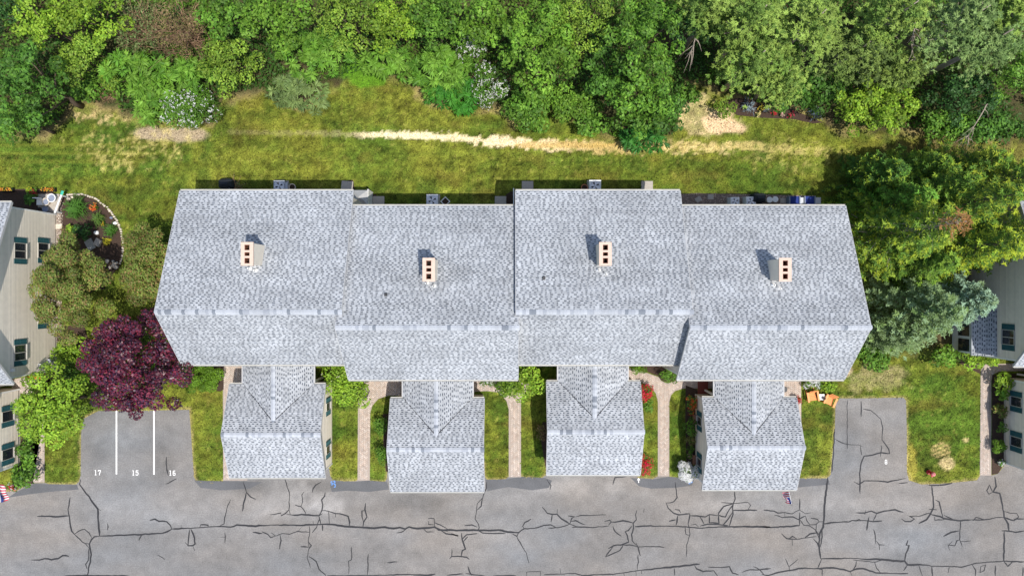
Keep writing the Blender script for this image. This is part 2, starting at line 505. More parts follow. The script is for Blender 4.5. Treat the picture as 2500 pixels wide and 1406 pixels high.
def lawn_color(X, Y):
    n1 = fbm(X, Y, 0.22, 1)
    n2 = fbm(X * 0.25, Y, 0.9, 5)                 # streaks left by the mower, along x
    n3 = fbm(X, Y, 1.4, 9)
    n4 = vnoise(X, Y, 5.0, 4)
    green = np.array([0.070, 0.118, 0.014]); yel = np.array([0.155, 0.166, 0.022]); deep = np.array([0.034, 0.074, 0.010])
    w = np.clip(0.5 + 1.3 * (n1 - 0.5) + 1.2 * (n2 - 0.5) + 0.9 * (n3 - 0.5), 0, 1)
    rear = sstep(6.0, 7.5, Y)
    w = np.clip(w + 0.12 * rear - 0.14 * (1 - rear), 0, 1)
    w = np.clip(w + 0.25 * blob(1000, 260, 260, 50, X, Y, 3) - 0.55 * blob(200, 370, 300, 70, X, Y, 4) - .3 * blob(380, 560, 90, 110, X, Y, 5) - 0.25 * blob(1500, 420, 400, 40, X, Y, 6)
                + 0.25 * blob(850, 1120, 60, 60, X, Y, 7) + 0.2 * blob(480, 1130, 40, 60, X, Y, 8) - 0.3 * blob(2300, 1000, 80, 110, X, Y, 9)
                - 0.3 * blob(1650, 1080, 30, 90, X, Y, 2), 0, 1)
    c = green * (1 - w[:, None]) + yel * w[:, None]
    d = sstep(0.56, 0.75, fbm(X, Y, 0.55, 21))
    c = c * (1 - 0.55 * d[:, None]) + deep * 0.55 * d[:, None]
    speck = sstep(0.78, 0.95, n4) * 0.35
    c = c * (1 - speck[:, None]) + np.array([0.34, 0.30, 0.07]) * speck[:, None]

    fine = (vnoise(X, Y, 2.3, 14) - .5) * .60 + (vnoise(X, Y, 6.5, 15) - .5) * .85 + (fbm(X * .18, Y, 2.2, 16) - .5) * .9
    c = c * (1 + fine)[:, None]
    brown = sstep(.58, .78, fbm(X * .6, Y, .8, 17)) * .45
    c = c * (1 - brown[:, None]) + np.array([.14, .115, .022]) * brown[:, None]

    def lay(c, m, rgb):
        m = np.clip(m, 0, 1)[:, None]
        return c * (1 - m) + np.array(rgb) * m
    # the dry line across the rear lawn
    dist, par = pdist(STRIP, X, Y)
    rag = (fbm(X, Y, 1.6, 31) - 0.5) * .9 + (vnoise(X, Y, 5.5, 32) - .5) * .7
    wid = np.interp(par, [0, .15, .2, .27, .45, .55, .7, .8, 1], [.16, .2, .22, .27, .36, .38, .40, .30, .30])
    m = 1 - sstep(0.65, 1.1, dist / wid + rag * 1.5)
    holes = sstep(0.42, 0.6, vnoise(X, Y, 3.0, 8))
    dens = np.interp(par, [0, .18, .22, .5, .62, .75, .82, 1], [.25, .35, .95, 1, .85, .75, .7, .4])
    m = m * dens * (1 - (par > .7) * 0.7 * holes)
    tan = np.stack([np.interp(par, [0, .2, .24, .5, .62, 1], v) for v in ([.34, .42, .80, .78, .55, .66], [.29, .34, .69, .62, .40, .52], [.12, .20, .42, .38, .16, .20])], 1)
    c = c * (1 - m[:, None]) + tan * m[:, None]
    sp = sstep(0.45, 0.75, .5 * vnoise(X, Y, 6.5, 12) + .5 * fbm(X, Y, 2.0, 13))
    strk = np.abs(np.sin((Y - 9.4) * 5.2 + .3 * fbm(X, Y, .2, 18))) ** 4 * blob(150, 375, 330, 28, X, Y, 19, .3)
    c = lay(c, strk * .55, (.19, .21, .03))
    c = lay(c, blob(430, 328, 95, 19, X, Y, 41, .5, .9) * 0.9, (.40, .31, .21))
    c = lay(c, blob(250, 285, 80, 20, X, Y, 42, .6) * sp * 0.8, (.62, .47, .22))
    c = lay(c, blob(330, 365, 130, 60, X, Y, 43, .9) * sp * 0.5, (.62, .52, .18))
    c = lay(c, blob(1700, 285, 70, 45, X, Y, 44, .7) * (0.35 + .65 * sp), (.72, .55, .30))
    c = lay(c, blob(1760, 300, 60, 25, X, Y, 45, .6) * 0.9, (.70, .50, .30))
    c = lay(c, blob(1670, 360, 150, 18, X, Y, 46, .7) * sp * 0.7, (.72, .56, .26))
    c = lay(c, blob(1950, 380, 120, 50, X, Y, 47, .7) * sp * 0.5, (.55, .48, .15))
    c = lay(c, blob(2150, 920, 75, 40, X, Y, 48, .6) * (0.45 + .4 * sp), (.33, .28, .13))
    c = lay(c, blob(2050, 905, 25, 15, X, Y, 49, .6) * 0.7, (.48, .36, .24))
    rows = 0.55 + 0.45 * np.sin((X * 0.4 - Y * 1.0) * 22)
    c = lay(c, blob(2297, 1098, 26, 20, X, Y, 50, .2, 2) * rows, (.46, .35, .14))
    c = lay(c, blob(2313, 1130, 20, 17, X, Y, 51, .2, 2) * (.5 + .5 * rows), (.52, .40, .20))
    c = lay(c, blob(2357, 1073, 8, 6, X, Y, 52, .3, 2), (.45, .38, .16))
    c = lay(c, blob(2225, 1130, 16, 50, X, Y, 53, .5, 1) * .6, (.40, .33, .06))
    c = lay(c, blob(1380, 355, 140, 9, X, Y, 58, .5) * .7, (.50, .34, .10))
    # dry fringe where lawn meets asphalt
    da, _ = pdist(asphalt_w[:-3], X, Y)
    c = lay(c, (1 - sstep(0.02, 0.22, da + (fbm(X, Y, 2, 71) - .45) * .35)) * 0.6, (.42, .33, .14))
    # floor of the wood
    yl = np.interp(X, _fx, _fy)
    e = Y - yl + (fbm(X, Y, 0.9, 61) - 0.5) * 1.6
    fm = sstep(-0.1, 0.4, e)
    fl = np.array([.062, .040, .024]) * (1 - n3[:, None]) * 1.3 + np.array([.045, .07, .018]) * n3[:, None]
    fringe = (1 - sstep(0.1, 0.7, np.abs(e - 0.1))) * np.clip(1.6 * (fbm(X, Y, .5, 62) - .35), 0, .8)
    c = c * (1 - fm[:, None]) + fl * fm[:, None]
    c = lay(c, fringe, (.42, .31, .14))
    c = lay(c, blob(890, 175, 55, 40, X, Y, 54, .5) * .85, (.10, .24, .015))
    # needle litter under the conifers on the right
    k = blob(2330, 600, 240, 290, X, Y, 55, .3) * (X > 22.2) * sstep(-6.2, -4.6, Y)
    c = lay(c, k * (0.55 + .45 * n3), (.10, .07, .04))
    c = lay(c, blob(2350, 395, 260, 50, X, Y, 56, .5) * .6, (.17, .14, .04))
    return np.clip(c, 0.004, 1)


XS = np.arange(-46, 46.01, 0.16); YS = np.arange(-16.6, 27.01, 0.16)
gx, gy = np.meshgrid(XS, YS)
V = np.stack([gx.ravel(), gy.ravel(), np.zeros(gx.size)], 1)
nx, ny = len(XS), len(YS)
i0 = (np.arange(ny - 1)[:, None] * nx + np.arange(nx - 1)[None, :]).ravel()
quads = np.stack([i0, i0 + 1, i0 + nx + 1, i0 + nx], 1)
lawn = mesh_np('lawn', V, quads, M_lawn, tint=lawn_color(V[:, 0], V[:, 1]))
tag(lawn, kind='structure')

# the land beyond the frame, one sheet to the horizon, a few centimetres lower
mfar = mat('far_ground', (0.085, 0.11, 0.022), 0.95, noise=0.4, scale=0.5, noise2=0.3, scale2=0.05)
gr = sheet('ground', [(-900, -900), (900, -900), (900, 900), (-900, 900)], -0.05, mfar)
tag(gr, kind='structure')

# ---------------------------------------------------------------- asphalt with bleached and oily spots
SPOTS = [(700, 1240, 90, 30, .22), (800, 1228, 50, 24, .28), (735, 1195, 26, 20, .22), (1400, 1190, 120, 25, .16), (1900, 1230, 200, 30, .12), (420, 1235, 180, 40, .12),
         (330, 1090, 60, 60, .06), (1650, 1230, 150, 30, .08), (620, 1190, 50, 18, -.22), (780, 1185, 40, 15, -.18), (1450, 1195, 25, 20, -.15), (1000, 1220, 70, 25, -.15),
         (230, 1130, 26, 45, -.12), (400, 1120, 26, 45, -.12), (2070, 1060, 16, 90, -.10), (2120, 1000, 10, 60, .07), (1100, 1300, 300, 40, .06), (2150, 1230, 200, 20, .10),
         (1250, 1230, 40, 20, .12), (310, 1330, 130, 30, -.05), (2400, 1210, 60, 40, -.08), (130, 1280, 90, 20, .1)]


def asphalt_tint(X, Y):
    v = np.full(X.shape, 0.198)
    v = v * (0.64 + 0.36 * fbm(X * .4, Y, 0.5, 81) + 0.32 * fbm(X * .6, Y, 1.1, 82))
    for i, (px, py, rx, ry, a) in enumerate(SPOTS):
        v = v * (1 + a * blob(px, py, rx, ry, X, Y, 90 + i, .6, .8) * 1.2)
    warm = fbm(X * .5, Y, .35, 123) - .5
    return np.stack([v * (1.035 + .22 * warm), v * (0.985 + .03 * warm), v * (0.93 - .16 * warm)], 1)


asphalt = sheet('asphalt', ASPHALT, 0.006, M_asphalt, grid=0.45, tintf=asphalt_tint)
asphalt.name = 'driveway'
ROOT['driveway'] = np.zeros(3)
tag(asphalt, kind='structure')

DARK = [[(812, 1173), (868, 1175), (903, 1172), (945, 1176), (950, 1194), (900, 1200), (850, 1197), (810, 1200), (806, 1185)],
        [(1185, 1170), (1236, 1169), (1272, 1163), (1330, 1166), (1348, 1172), (1340, 1190), (1300, 1196), (1240, 1188), (1190, 1198)],
        [(1540, 1166), (1595, 1169), (1634, 1163), (1695, 1168), (1690, 1184), (1650, 1190), (1590, 1192), (1560, 1186)],
        [(40, 1200), (84, 1180), (188, 1183), (192, 1194), (120, 1200), (70, 1206), (20, 1214)],
        [(1946, 1168), (2022, 1168), (2026, 1182), (1980, 1186), (1940, 1190)],
        [(474, 1172), (545, 1174), (640, 1176), (610, 1192), (540, 1196), (490, 1190)]]
for p in DARK:
    o = sheet('asphalt_patch', gpoly(p), 0.010, M_darkpatch, asphalt)

# ---- sealed cracks traced tile by tile (zoomed tile coordinates)
TA = [[(670,285),(652,400),(660,470),(672,560),(685,610),(710,637)],[(355,468),(440,465),(530,472),(655,462)],[(770,115),(762,165),(800,220),(850,280),(900,355),(930,395),(938,470),(942,540),(950,655)],
[(930,395),(966,412)],[(710,637),(760,685),(815,730),(850,768)],[(710,637),(750,605),(808,588),(850,625),(875,670)],[(815,725),(850,728)],
[(950,655),(900,660),(872,690),(855,730),(860,780),(870,830),(862,900),(845,960),(838,1030),(836,1080)],[(850,768),(848,840),(840,890),(818,920),(830,965)],
[(950,655),(1100,650),(1250,642),(1355,640),(1450,632),(1540,628),(1600,612),(1640,588)],[(1355,640),(1325,695)],[(1640,588),(1625,550),(1590,515),(1520,512),(1480,495),(1430,505)],
[(1640,588),(1730,583),(1820,580),(1900,575),(1980,568),(2090,562),(2200,570),(2260,550),(2340,555),(2440,560),(2500,553)],[(1905,572),(1918,548),(1985,550),(1985,570)],[(1730,583),(1728,550)],
[(1812,590),(1800,660),(1795,745),(1840,748),(1862,730),(1855,670),(1822,590)],[(1795,745),(1765,715)],[(1840,748),(1858,795)],[(2090,562),(2135,535),(2145,480),(2165,390),(2200,305)],
[(2350,235),(2328,330),(2312,420)],[(2350,235),(2390,280),(2440,305)],[(2320,140),(2350,235)],[(300,883),(380,883),(425,870),(490,878),(560,868),(600,838),(660,848)],
[(1505,835),(1540,852),(1575,878)],[(1028,535),(1032,570),(1025,600)],[(2145,620),(2150,660),(2145,720)],[(2150,663),(2100,665)],[(1590,0),(1598,40),(1605,75)],[(1685,108),(1640,135),(1580,160)],
[(620,1034),(850,1032),(1000,1035),(1230,1035)],[(2410,618),(2500,630)]]
TB = [[(0,558),(100,553),(200,548),(350,552),(500,550),(640,545),(740,542),(800,552),(900,565),(1040,572),(1150,578),(1250,572),(1330,585),(1390,572),(1440,590),(1480,570),(1560,582),(1640,580),(1720,570),(1780,595),(1900,600),(2050,600),(2130,598),(2260,600),(2360,598),(2420,615),(2500,620)],
[(295,110),(320,190),(340,235),(338,330),(335,405),(300,440),(262,460),(255,432),(200,445),(155,452)],[(335,405),(350,450),(300,442)],[(350,452),(420,458),(455,450),(490,450),(560,460),(620,460),(655,440)],
[(390,358),(450,375),(490,430),(490,450)],[(450,375),(465,330),(455,265),(480,230)],[(620,460),(650,405),(655,360),(645,310),(675,270),(680,238)],[(650,410),(710,418),(780,440),(850,448),(900,465),(912,520),(908,562)],
[(710,418),(722,540)],[(780,445),(775,475)],[(620,460),(640,540)],[(630,480),(605,540),(600,570),(555,625)],[(655,545),(655,605)],[(565,510),(565,545)],
[(530,560),(530,640),(520,700),(525,770),(510,860),(540,960)],[(445,755),(520,760)],[(525,715),(545,745),(525,778)],[(525,850),(595,895),(620,970),(690,1032)],
[(75,612),(130,640),(160,668),(210,655),(165,622)],[(210,655),(270,630),(340,635),(420,610),(530,620)],[(420,610),(455,570)],[(250,645),(258,700),(245,780)],[(640,140),(590,170),(565,205),(558,238)],
[(1065,340),(1060,400),(1078,475),(1045,520),(1040,565)],[(1060,410),(1032,415),(1030,470),(1045,520)],[(2220,140),(2215,200),(2180,290),(2130,350),(2125,410),(2110,490),(2140,540),(2150,575),(2130,600)],[(2180,290),(2165,370),(2125,410)],
[(1660,488),(1720,487),(1722,560),(1760,600),(1850,610)],[(1668,510),(1668,545),(1720,548)],[(1720,525),(1780,550),(1850,590)],[(1620,590),(1650,615),(1715,615)],[(1780,600),(1830,630),(1900,640),(1950,655),(1880,630)],[(1360,625),(1410,618),(1450,590)],
[(1980,625),(1985,690),(2005,740),(2015,780),(1985,790),(1975,850)],[(2040,660),(2000,705)],[(1985,690),(2030,640),(2130,630)],[(1865,870),(1885,845),(1975,852),(2030,855),(2055,878)],[(1885,845),(1888,775)],
[(2130,600),(2180,625),(2300,630),(2400,630)],[(2010,555),(2080,548),(2130,570)],[(930,760),(932,880),(905,895),(905,1020)],[(1092,825),(1085,900),(1090,960),(1082,1025)],[(1270,908),(1370,900)],
[(700,1032),(900,1032),(1100,1028),(1300,1025),(1500,1020),(1650,1030),(1730,1015)],[(2040,940),(2060,1000),(2080,1030)],[(2020,1010),(2100,1025),(2200,1032)],[(2280,1035),(2500,1032)],[(1840,1028),(1930,1020),(1990,1015)]]
TC = [[(0,618),(60,622),(100,620),(155,585),(250,580),(340,555),(410,548),(455,570)],[(385,578),(480,575),(560,555),(590,540),(660,565)],[(610,572),(700,568),(800,572),(900,565),(960,560)],[(155,585),(140,565),(160,525),(222,492)],
[(45,635),(85,660),(100,625)],[(85,660),(130,740),(175,820),(200,910)],[(325,378),(375,435),(425,448),(470,448),(510,490),(560,520),(590,540)],[(470,448),(470,398)],[(422,448),(410,522)],[(590,540),(605,485),(635,470),(575,462)],[(600,515),(650,510),(735,548)],[(645,472),(700,458),(800,456),(935,453)],
[(920,515),(970,505),(985,520),(960,550)],[(985,520),(1050,520),(1100,510),(1150,515),(1195,530)],[(1000,560),(1025,615),(1080,655)],[(1230,408),(1215,450),(1222,500),(1195,530),(1200,580),(1180,640),(1185,700),(1220,740)],[(1180,560),(1150,605),(1120,610),(1135,650),(1150,710),(1100,735),(1010,745),(955,775)],
[(1100,735),(1070,790),(1000,820),(930,850),(1000,760)],[(1100,740),(1190,740),(1245,755),(1350,755),(1450,755),(1490,765)],[(1220,720),(1245,770),(1262,845)],[(1240,830),(1245,900),(1230,940),(1235,975)],
[(1210,565),(1300,558),(1450,560),(1600,560),(1730,570),(1850,580),(1950,570),(2100,568),(2250,565),(2400,565),(2500,568)],[(1595,140),(1605,220),(1615,290),(1580,330),(1510,342),(1525,390),(1580,440),(1630,450),(1735,442)],[(1590,400),(1630,405),(1650,435)],[(1620,460),(1605,550)],
[(1735,442),(1720,540),(1735,640),(1705,740),(1700,855)],[(1690,570),(1695,640),(1735,650)],[(1735,460),(1830,465),(1880,475),(1920,450),(2000,460)],[(1920,450),(1920,530),(2010,530),(2010,455)],[(1830,470),(1870,540)],[(1830,560),(1900,540),(2010,545),(2100,555)],
[(2160,230),(2165,300),(2140,380),(2145,450),(2110,560)],[(2150,350),(2090,430),(2075,475),(2010,455)],[(2150,345),(2060,370),(2010,430),(2000,460)],[(2140,410),(2250,408),(2375,408)],[(2035,335),(2150,345),(2290,335),(2315,360),(2290,400)],[(2140,430),(2080,520),(2050,550)],[(2440,408),(2500,412)],[(1535,515),(1600,500)],[(1740,550),(1790,540),(1820,570)],
[(1000,165),(1020,97),(1130,88)],[(370,115),(412,175),(400,215)],[(1300,390),(1293,430)],[(345,1022),(500,1015),(640,1012),(720,1030)],[(700,1035),(850,1022),(1000,1018),(1100,1005),(1240,980),(1400,968),(1580,948),(1700,935),(1830,922)],[(180,1035),(178,995),(310,990),(310,1035)],[(497,960),(503,1012)],
[(1780,935),(1800,965),(1860,990),(1960,985),(2000,1035)],[(1910,950),(2040,955),(2110,945),(2140,1005),(2200,1025)],[(2235,1000),(2300,975),(2400,975),(2500,965)],[(2340,945),(2400,975),(2450,1030)],[(1585,960),(1590,1030)],[(1220,985),(1225,1030)],[(1275,985),(1275,1015)],[(1105,1010),(1110,1035)]]
TD = [[(0,568),(120,570),(240,565),(360,555)],[(15,405),(110,415),(150,435),(215,432),(290,442),(320,420),(360,408),(415,440),(470,432)],[(120,455),(190,475),(300,475),(350,495),(415,462)],[(360,300),(360,408)],[(360,430),(358,555)],[(215,432),(220,470)],[(365,500),(400,550),(450,555),(510,600),(550,650)],[(415,460),(430,510),(460,550),(515,545),(540,520),(590,515)],[(465,485),(530,495),(545,515)],
[(628,100),(615,200),(600,330),(595,460),(590,520),(585,570),(550,630),(545,720),(550,800),(560,870)],[(575,600),(570,690),(555,760)],[(520,545),(515,610),(545,680)],[(490,680),(530,720),(550,780)],[(185,630),(235,680),(330,685),(420,670),(520,660)],[(250,685),(290,655),(330,680)],[(410,668),(460,635),(520,625)],[(288,690),(290,745)],
[(590,538),(700,525),(830,520),(860,508),(970,505),(1060,515),(1145,510)],[(895,433),(980,435),(1040,415),(1095,438),(1170,415),(1270,405),(1350,428)],[(1095,438),(1060,510)],[(1020,475),(1000,600)],[(980,450),(990,410)],[(900,505),(930,495),(945,510)],[(1065,590),(1085,680),(1085,730)],[(1090,700),(1120,735),(1170,740)],[(1118,735),(1120,785)],
[(970,128),(1080,130),(1200,140),(1300,120),(1370,105)],[(875,135),(920,160),(970,130)],[(1305,152),(1390,145)],[(1590,172),(1700,170),(1815,152)],[(1618,175),(1630,280),(1635,380),(1610,440),(1570,500),(1495,535)],[(1655,310),(1690,330),(1715,430),(1725,490)],[(1330,490),(1365,515),(1420,515),(1455,490),(1400,465),(1500,465),(1600,435)],[(1590,400),(1670,405)],
[(1610,450),(1700,470),(1735,490),(1840,505),(1900,508),(2000,500)],[(1735,455),(1840,505)],[(1645,470),(1650,505),(1740,495)],[(1895,508),(1890,600),(1885,690),(1910,755)],[(1880,605),(1800,620),(1730,658)],[(1885,690),(1860,700),(1840,745),(1775,745),(1790,790)],[(1775,745),(1815,705)],[(1890,705),(1930,710),(1990,700)],
[(2220,90),(2235,180),(2205,235),(2265,245),(2285,330),(2305,430),(2310,480),(2350,540),(2355,605)],[(2200,235),(2170,165),(2145,220),(2165,255),(2205,235)],[(2000,500),(2130,500),(2230,480),(2310,475)],[(2010,510),(2040,475),(2130,500)],[(2310,420),(2370,440),(2430,440),(2450,470),(2400,510),(2310,475)],[(2400,495),(2500,492)],[(2285,605),(2355,605),(2420,618),(2500,605)],[(2310,610),(2310,700),(2308,800),(2305,895)],
[(560,870),(700,868),(850,865),(1000,875),(1150,875),(1250,892),(1360,895),(1385,930),(1500,925),(1620,940),(1780,945),(1900,950),(2040,915),(2170,900),(2300,895),(2500,900)],[(1360,895),(1375,820),(1405,745),(1378,745),(1392,695)],[(570,870),(530,965),(575,975),(575,1035)],
[(0,1020),(55,1030),(160,1000),(260,985),(350,965),(440,960),(530,965),(680,955),(780,975),(840,990),(900,970),(960,965),(1090,1005),(1220,1010),(1395,1012)],[(225,870),(260,950),(345,875)],[(260,950),(265,990)],[(840,990),(860,1035)],[(900,895),(895,940),(870,975),(940,970)],[(870,882),(960,890),(1080,905),(1145,885)],[(1075,905),(1090,960),(1130,1005)],[(1385,930),(1350,985)],
[(1495,930),(1530,1035)],[(1620,940),(1628,1035)],[(1785,950),(1775,1005)],[(2005,930),(2035,980),(2035,1035)],[(2085,945),(2130,930),(2120,985),(2080,1000),(2085,945)],[(2305,895),(2345,945),(2385,905)],[(2225,935),(2225,1035)],[(2490,950),(2485,1035)],[(0,970),(85,965)]]
TE = [[(600,440),(600,580)],[(620,510),(690,525),(780,600),(795,680),(790,790),(850,870),(855,910),(780,905),(700,925),(625,935),(600,1000),(588,1090),(590,1275)],[(785,840),(775,940)],[(365,780),(420,810),(475,830),(580,835),(615,850)],[(595,845),(605,925)],[(475,430),(475,640),(475,870)],[(360,690),(350,900),(335,1080)],[(540,1170),(580,1190),(630,1160)]]
TF = [[(1505,940),(1500,1000),(1510,1060),(1520,1110)]]

crack_rng = random.Random(3)


def crack(pts, w0):
    """a hand-poured ribbon of sealant along a wandering line"""
    P = []
    for i in range(len(pts) - 1):
        a, b = Vector((*pts[i], 0)), Vector((*pts[i + 1], 0))
        n = max(1, int((b - a).length / 0.22))
        for k in range(n):
            P.append(a.lerp(b, k / n))
    P.append(Vector((*pts[-1], 0)))
    Q = []
    for i, p in enumerate(P):
        j = 0.022 if 0 < i < len(P) - 1 else 0.0
        Q.append(p + Vector((crack_rng.uniform(-j, j), crack_rng.uniform(-j, j), 0)))
    vs, fs = [], []
    w = w0
    for i, p in enumerate(Q):
        d = (Q[min(i + 1, len(Q) - 1)] - Q[max(i - 1, 0)])
        d.normalize()
        nrm = Vector((-d.y, d.x, 0))
        w = max(w0 * .6, min(w0 * 1.5, w + crack_rng.uniform(-.25, .25) * w0))
        end = 0.45 if i in (0, len(Q) - 1) else 1.0
        vs += [tuple(p + nrm * w * end / 2), tuple(p - nrm * w * end / 2)]
    for i in range(len(Q) - 1):
        fs.append((2 * i, 2 * i + 1, 2 * i + 3, 2 * i + 2))
    return vs, fs


ci = 0
for tile, ox, oy, s in ((TA, 0, 1140, 3.906), (TB, 620, 1140, 3.906), (TC, 1240, 1140, 3.906), (TD, 1860, 1140, 3.906), (TE, 1940, 860, 3.7), (TF, 0, 860, 3.7)):
    for pl in tile:
        pts = [G(x / s + ox, y / s + oy)[:2] for x, y in pl]
        L = sum(math.dist(pts[i], pts[i + 1]) for i in range(len(pts) - 1))
        w0 = 0.095 if L > 4 else 0.078
        if tile is TE: w0 *= .8
        vs, fs = crack(pts, w0)
        ci += 1
        zz = 0.014 + 0.0006 * (ci % 17)
        m = MB(); m.faces([(x, y, zz) for x, y, _ in vs], fs)
        o = m.build('crack_seal', M_seal, asphalt)

# ---- painted bay lines and numbers
for px, y0, y1 in ((284.5, 1002, 1157), (376, 1002, 1158)):
    a, b = G(px - 1.8, y1), G(px + 1.8, y0)
    m = MB(); m.poly([(a[0], a[1], .011), (b[0], a[1], .011), (b[0], b[1], .011), (a[0], b[1], .011)])
    m.build('bay_line', M_paint, asphalt)
DIG = {'1': [(.25, 0, .75, .14), (.40, 0, .60, 1), (.22, .86, .60, 1)],
       '7': [(.05, .84, .95, 1), (.05, .68, .2, 1), (.74, .62, .95, 1), (.56, .36, .78, .66), (.40, 0, .62, .40)],
       '5': [(.1, .84, .9, 1), (.1, .5, .28, 1), (.1, .5, .8, .64), (.72, .14, .92, .56), (.12, 0, .8, .15), (.08, .1, .24, .28)],
       '6': [(.25, .85, .85, 1), (.08, .12, .28, .88), (.2, 0, .8, .14), (.72, .1, .92, .5), (.25, .46, .8, .6)],
       '8': [(.2, .86, .8, 1), (.2, 0, .8, .14), (.2, .44, .8, .57), (.08, .08, .28, .48), (.72, .08, .92, .48), (.1, .54, .28, .9), (.72, .54, .9, .9)],
       '2': [(.1, .84, .85, 1), (.7, .5, .9, .9), (.1, .42, .85, .58), (.1, .1, .3, .5), (.1, 0, .9, .15)],
       '3': [(.1, .84, .85, 1), (.7, .1, .9, .9), (.25, .42, .8, .58), (.1, 0, .85, .15)]}


def number(txt, px, py, hpx, mt, z=0.0115, rot=0.0):
    k = H / F
    hh = hpx * k; ww = hh * .62
    cx, cy, _ = G(px, py)
    m = MB()
    ca, sa = math.cos(rot), math.sin(rot)
    for i, ch in enumerate(txt):
        x0 = (i - len(txt) / 2) * ww * 1.18
        for q, (a, b, c, d) in enumerate(DIG[ch]):
            zz = z + q * .0004
            P = [(x0 + a * ww, (b - .5) * hh), (x0 + c * ww, (b - .5) * hh), (x0 + c * ww, (d - .5) * hh), (x0 + a * ww, (d - .5) * hh)]
            m.poly([(cx + x * ca - y * sa, cy + x * sa + y * ca, zz) for x, y in P])
    return m.build('bay_number', mt, asphalt)


number('17', 239, 1153, 12.5, M_paint)
number('15', 331, 1153.5, 12.5, M_paint)
number('16', 421.5, 1154, 12.5, M_paint)
number('8', 2163.5, 1127, 11, M_paint)
number('52', 814, 1178, 9, M_bluepaint, rot=.2).name = 'survey_mark'
number('3', 818, 1186, 7, M_bluepaint, rot=-.3).name = 'survey_mark'
number('23', 1685, 1175, 8, M_bluepaint, rot=.5).name = 'survey_mark'
cx, cy, _ = G(1559, 1172)
m = MB(); m.poly([(cx - .03, cy - .17, .013), (cx + .03, cy - .17, .013), (cx + .03, cy + .12, .013), (cx - .03, cy + .12, .013)])
m.poly([(cx - .12, cy + .02, .0135), (cx - .05, cy + .02, .0135), (cx, cy + .12, .0135), (cx, cy + .19, .0135)])
m.poly([(cx + .05, cy + .02, .0137), (cx + .12, cy + .02, .0137), (cx, cy + .19, .0137), (cx, cy + .12, .0137)])
m.build('arrow_mark', M_paint, asphalt)

# ---------------------------------------------------------------- brick paths: herringbone of real bricks
def herringbone(poly, z, rnd):
    xs = [p[0] for p in poly]; ys = [p[1] for p in poly]
    cx, cy = (min(xs) + max(xs)) / 2, (min(ys) + max(ys)) / 2
    half = max(max(xs) - min(xs), max(ys) - min(ys)) * .75 + .5
    w = 0.105; B = []
    n = int(half / w) + 4
    # herringbone: horizontal brick at (i+2j', ...) classic 4-cell diagonal tiling
    for i in range(-2 * n, 2 * n):
        for j in range(-n, n):
            # each diagonal step (i) shifts by (1,1); repeats every 4 along x
            u = i + 4 * j; v = i
            B.append(((u + 1.0) * w, (v + .5) * w, 0))          # lying brick covers (u..u+2, v)
            B.append(((u + 2.5) * w, (v + 0.0) * w, 1))         # standing brick covers (u+2, v-1..v+1)
    B = np.array(B)
    a = R(45)
    X = cx + B[:, 0] * math.cos(a) - B[:, 1] * math.sin(a); Y = cy + B[:, 0] * math.sin(a) + B[:, 1] * math.cos(a)
    ok = inside(poly, X, Y)
    A_ = a + B[:, 2] * math.pi / 2
    for du, dv in ((.95, .45), (.95, -.45), (-.95, .45), (-.95, -.45)):      # whole bricks only
        ok &= inside(poly, X + w * (du * np.cos(A_) - dv * np.sin(A_)), Y + w * (du * np.sin(A_) + dv * np.cos(A_)))
    return X[ok], Y[ok], a + B[ok, 2] * math.pi / 2, w


for (lab, _), poly in zip(PATHS, paths_w):
    o = sheet('path', poly, 0.012, M_sand)
    tag(o, lab, None, kind='structure')
    ROOT[o.name] = np.zeros(3)
    X, Y, A, w = herringbone(poly, 0, rng)
    n = len(X)
    L2, W2 = w - .006, w / 2 - .006
    cs, sn = np.cos(A), np.sin(A)
    z1 = 0.026 + rng.random(n) * .005
    Vs = []
    for lvl, ins in ((0, 0), (1, .005)):
        for dx, dy in ((-1, -1), (1, -1), (1, 1), (-1, 1)):
            x = dx * (L2 - ins); y = dy * (W2 - ins)
            Vs.append(np.stack([X + x * cs - y * sn, Y + x * sn + y * cs, np.full(n, .013) if lvl == 0 else z1], 1))
    Vv = np.stack(Vs, 1).reshape(-1, 3)
    base = np.arange(n)[:, None, None] * 8
    fq = np.array([(4, 5, 6, 7), (0, 1, 5, 4), (1, 2, 6, 5), (2, 3, 7, 6), (3, 0, 4, 7)])[None]
    Q = (base + fq).reshape(-1, 4)
    pal = np.array([[.46, .38, .32], [.53, .45, .385], [.455, .39, .335], [.49, .395, .325], [.43, .345, .285]])
    t = pal[rng.integers(0, 5, n)] * (0.9 + .2 * rng.random((n, 1)))
    b = mesh_np('pavers', Vv, Q, M_paver, o, tint=np.repeat(t, 8, 0))
    tag(b, kind='stuff')

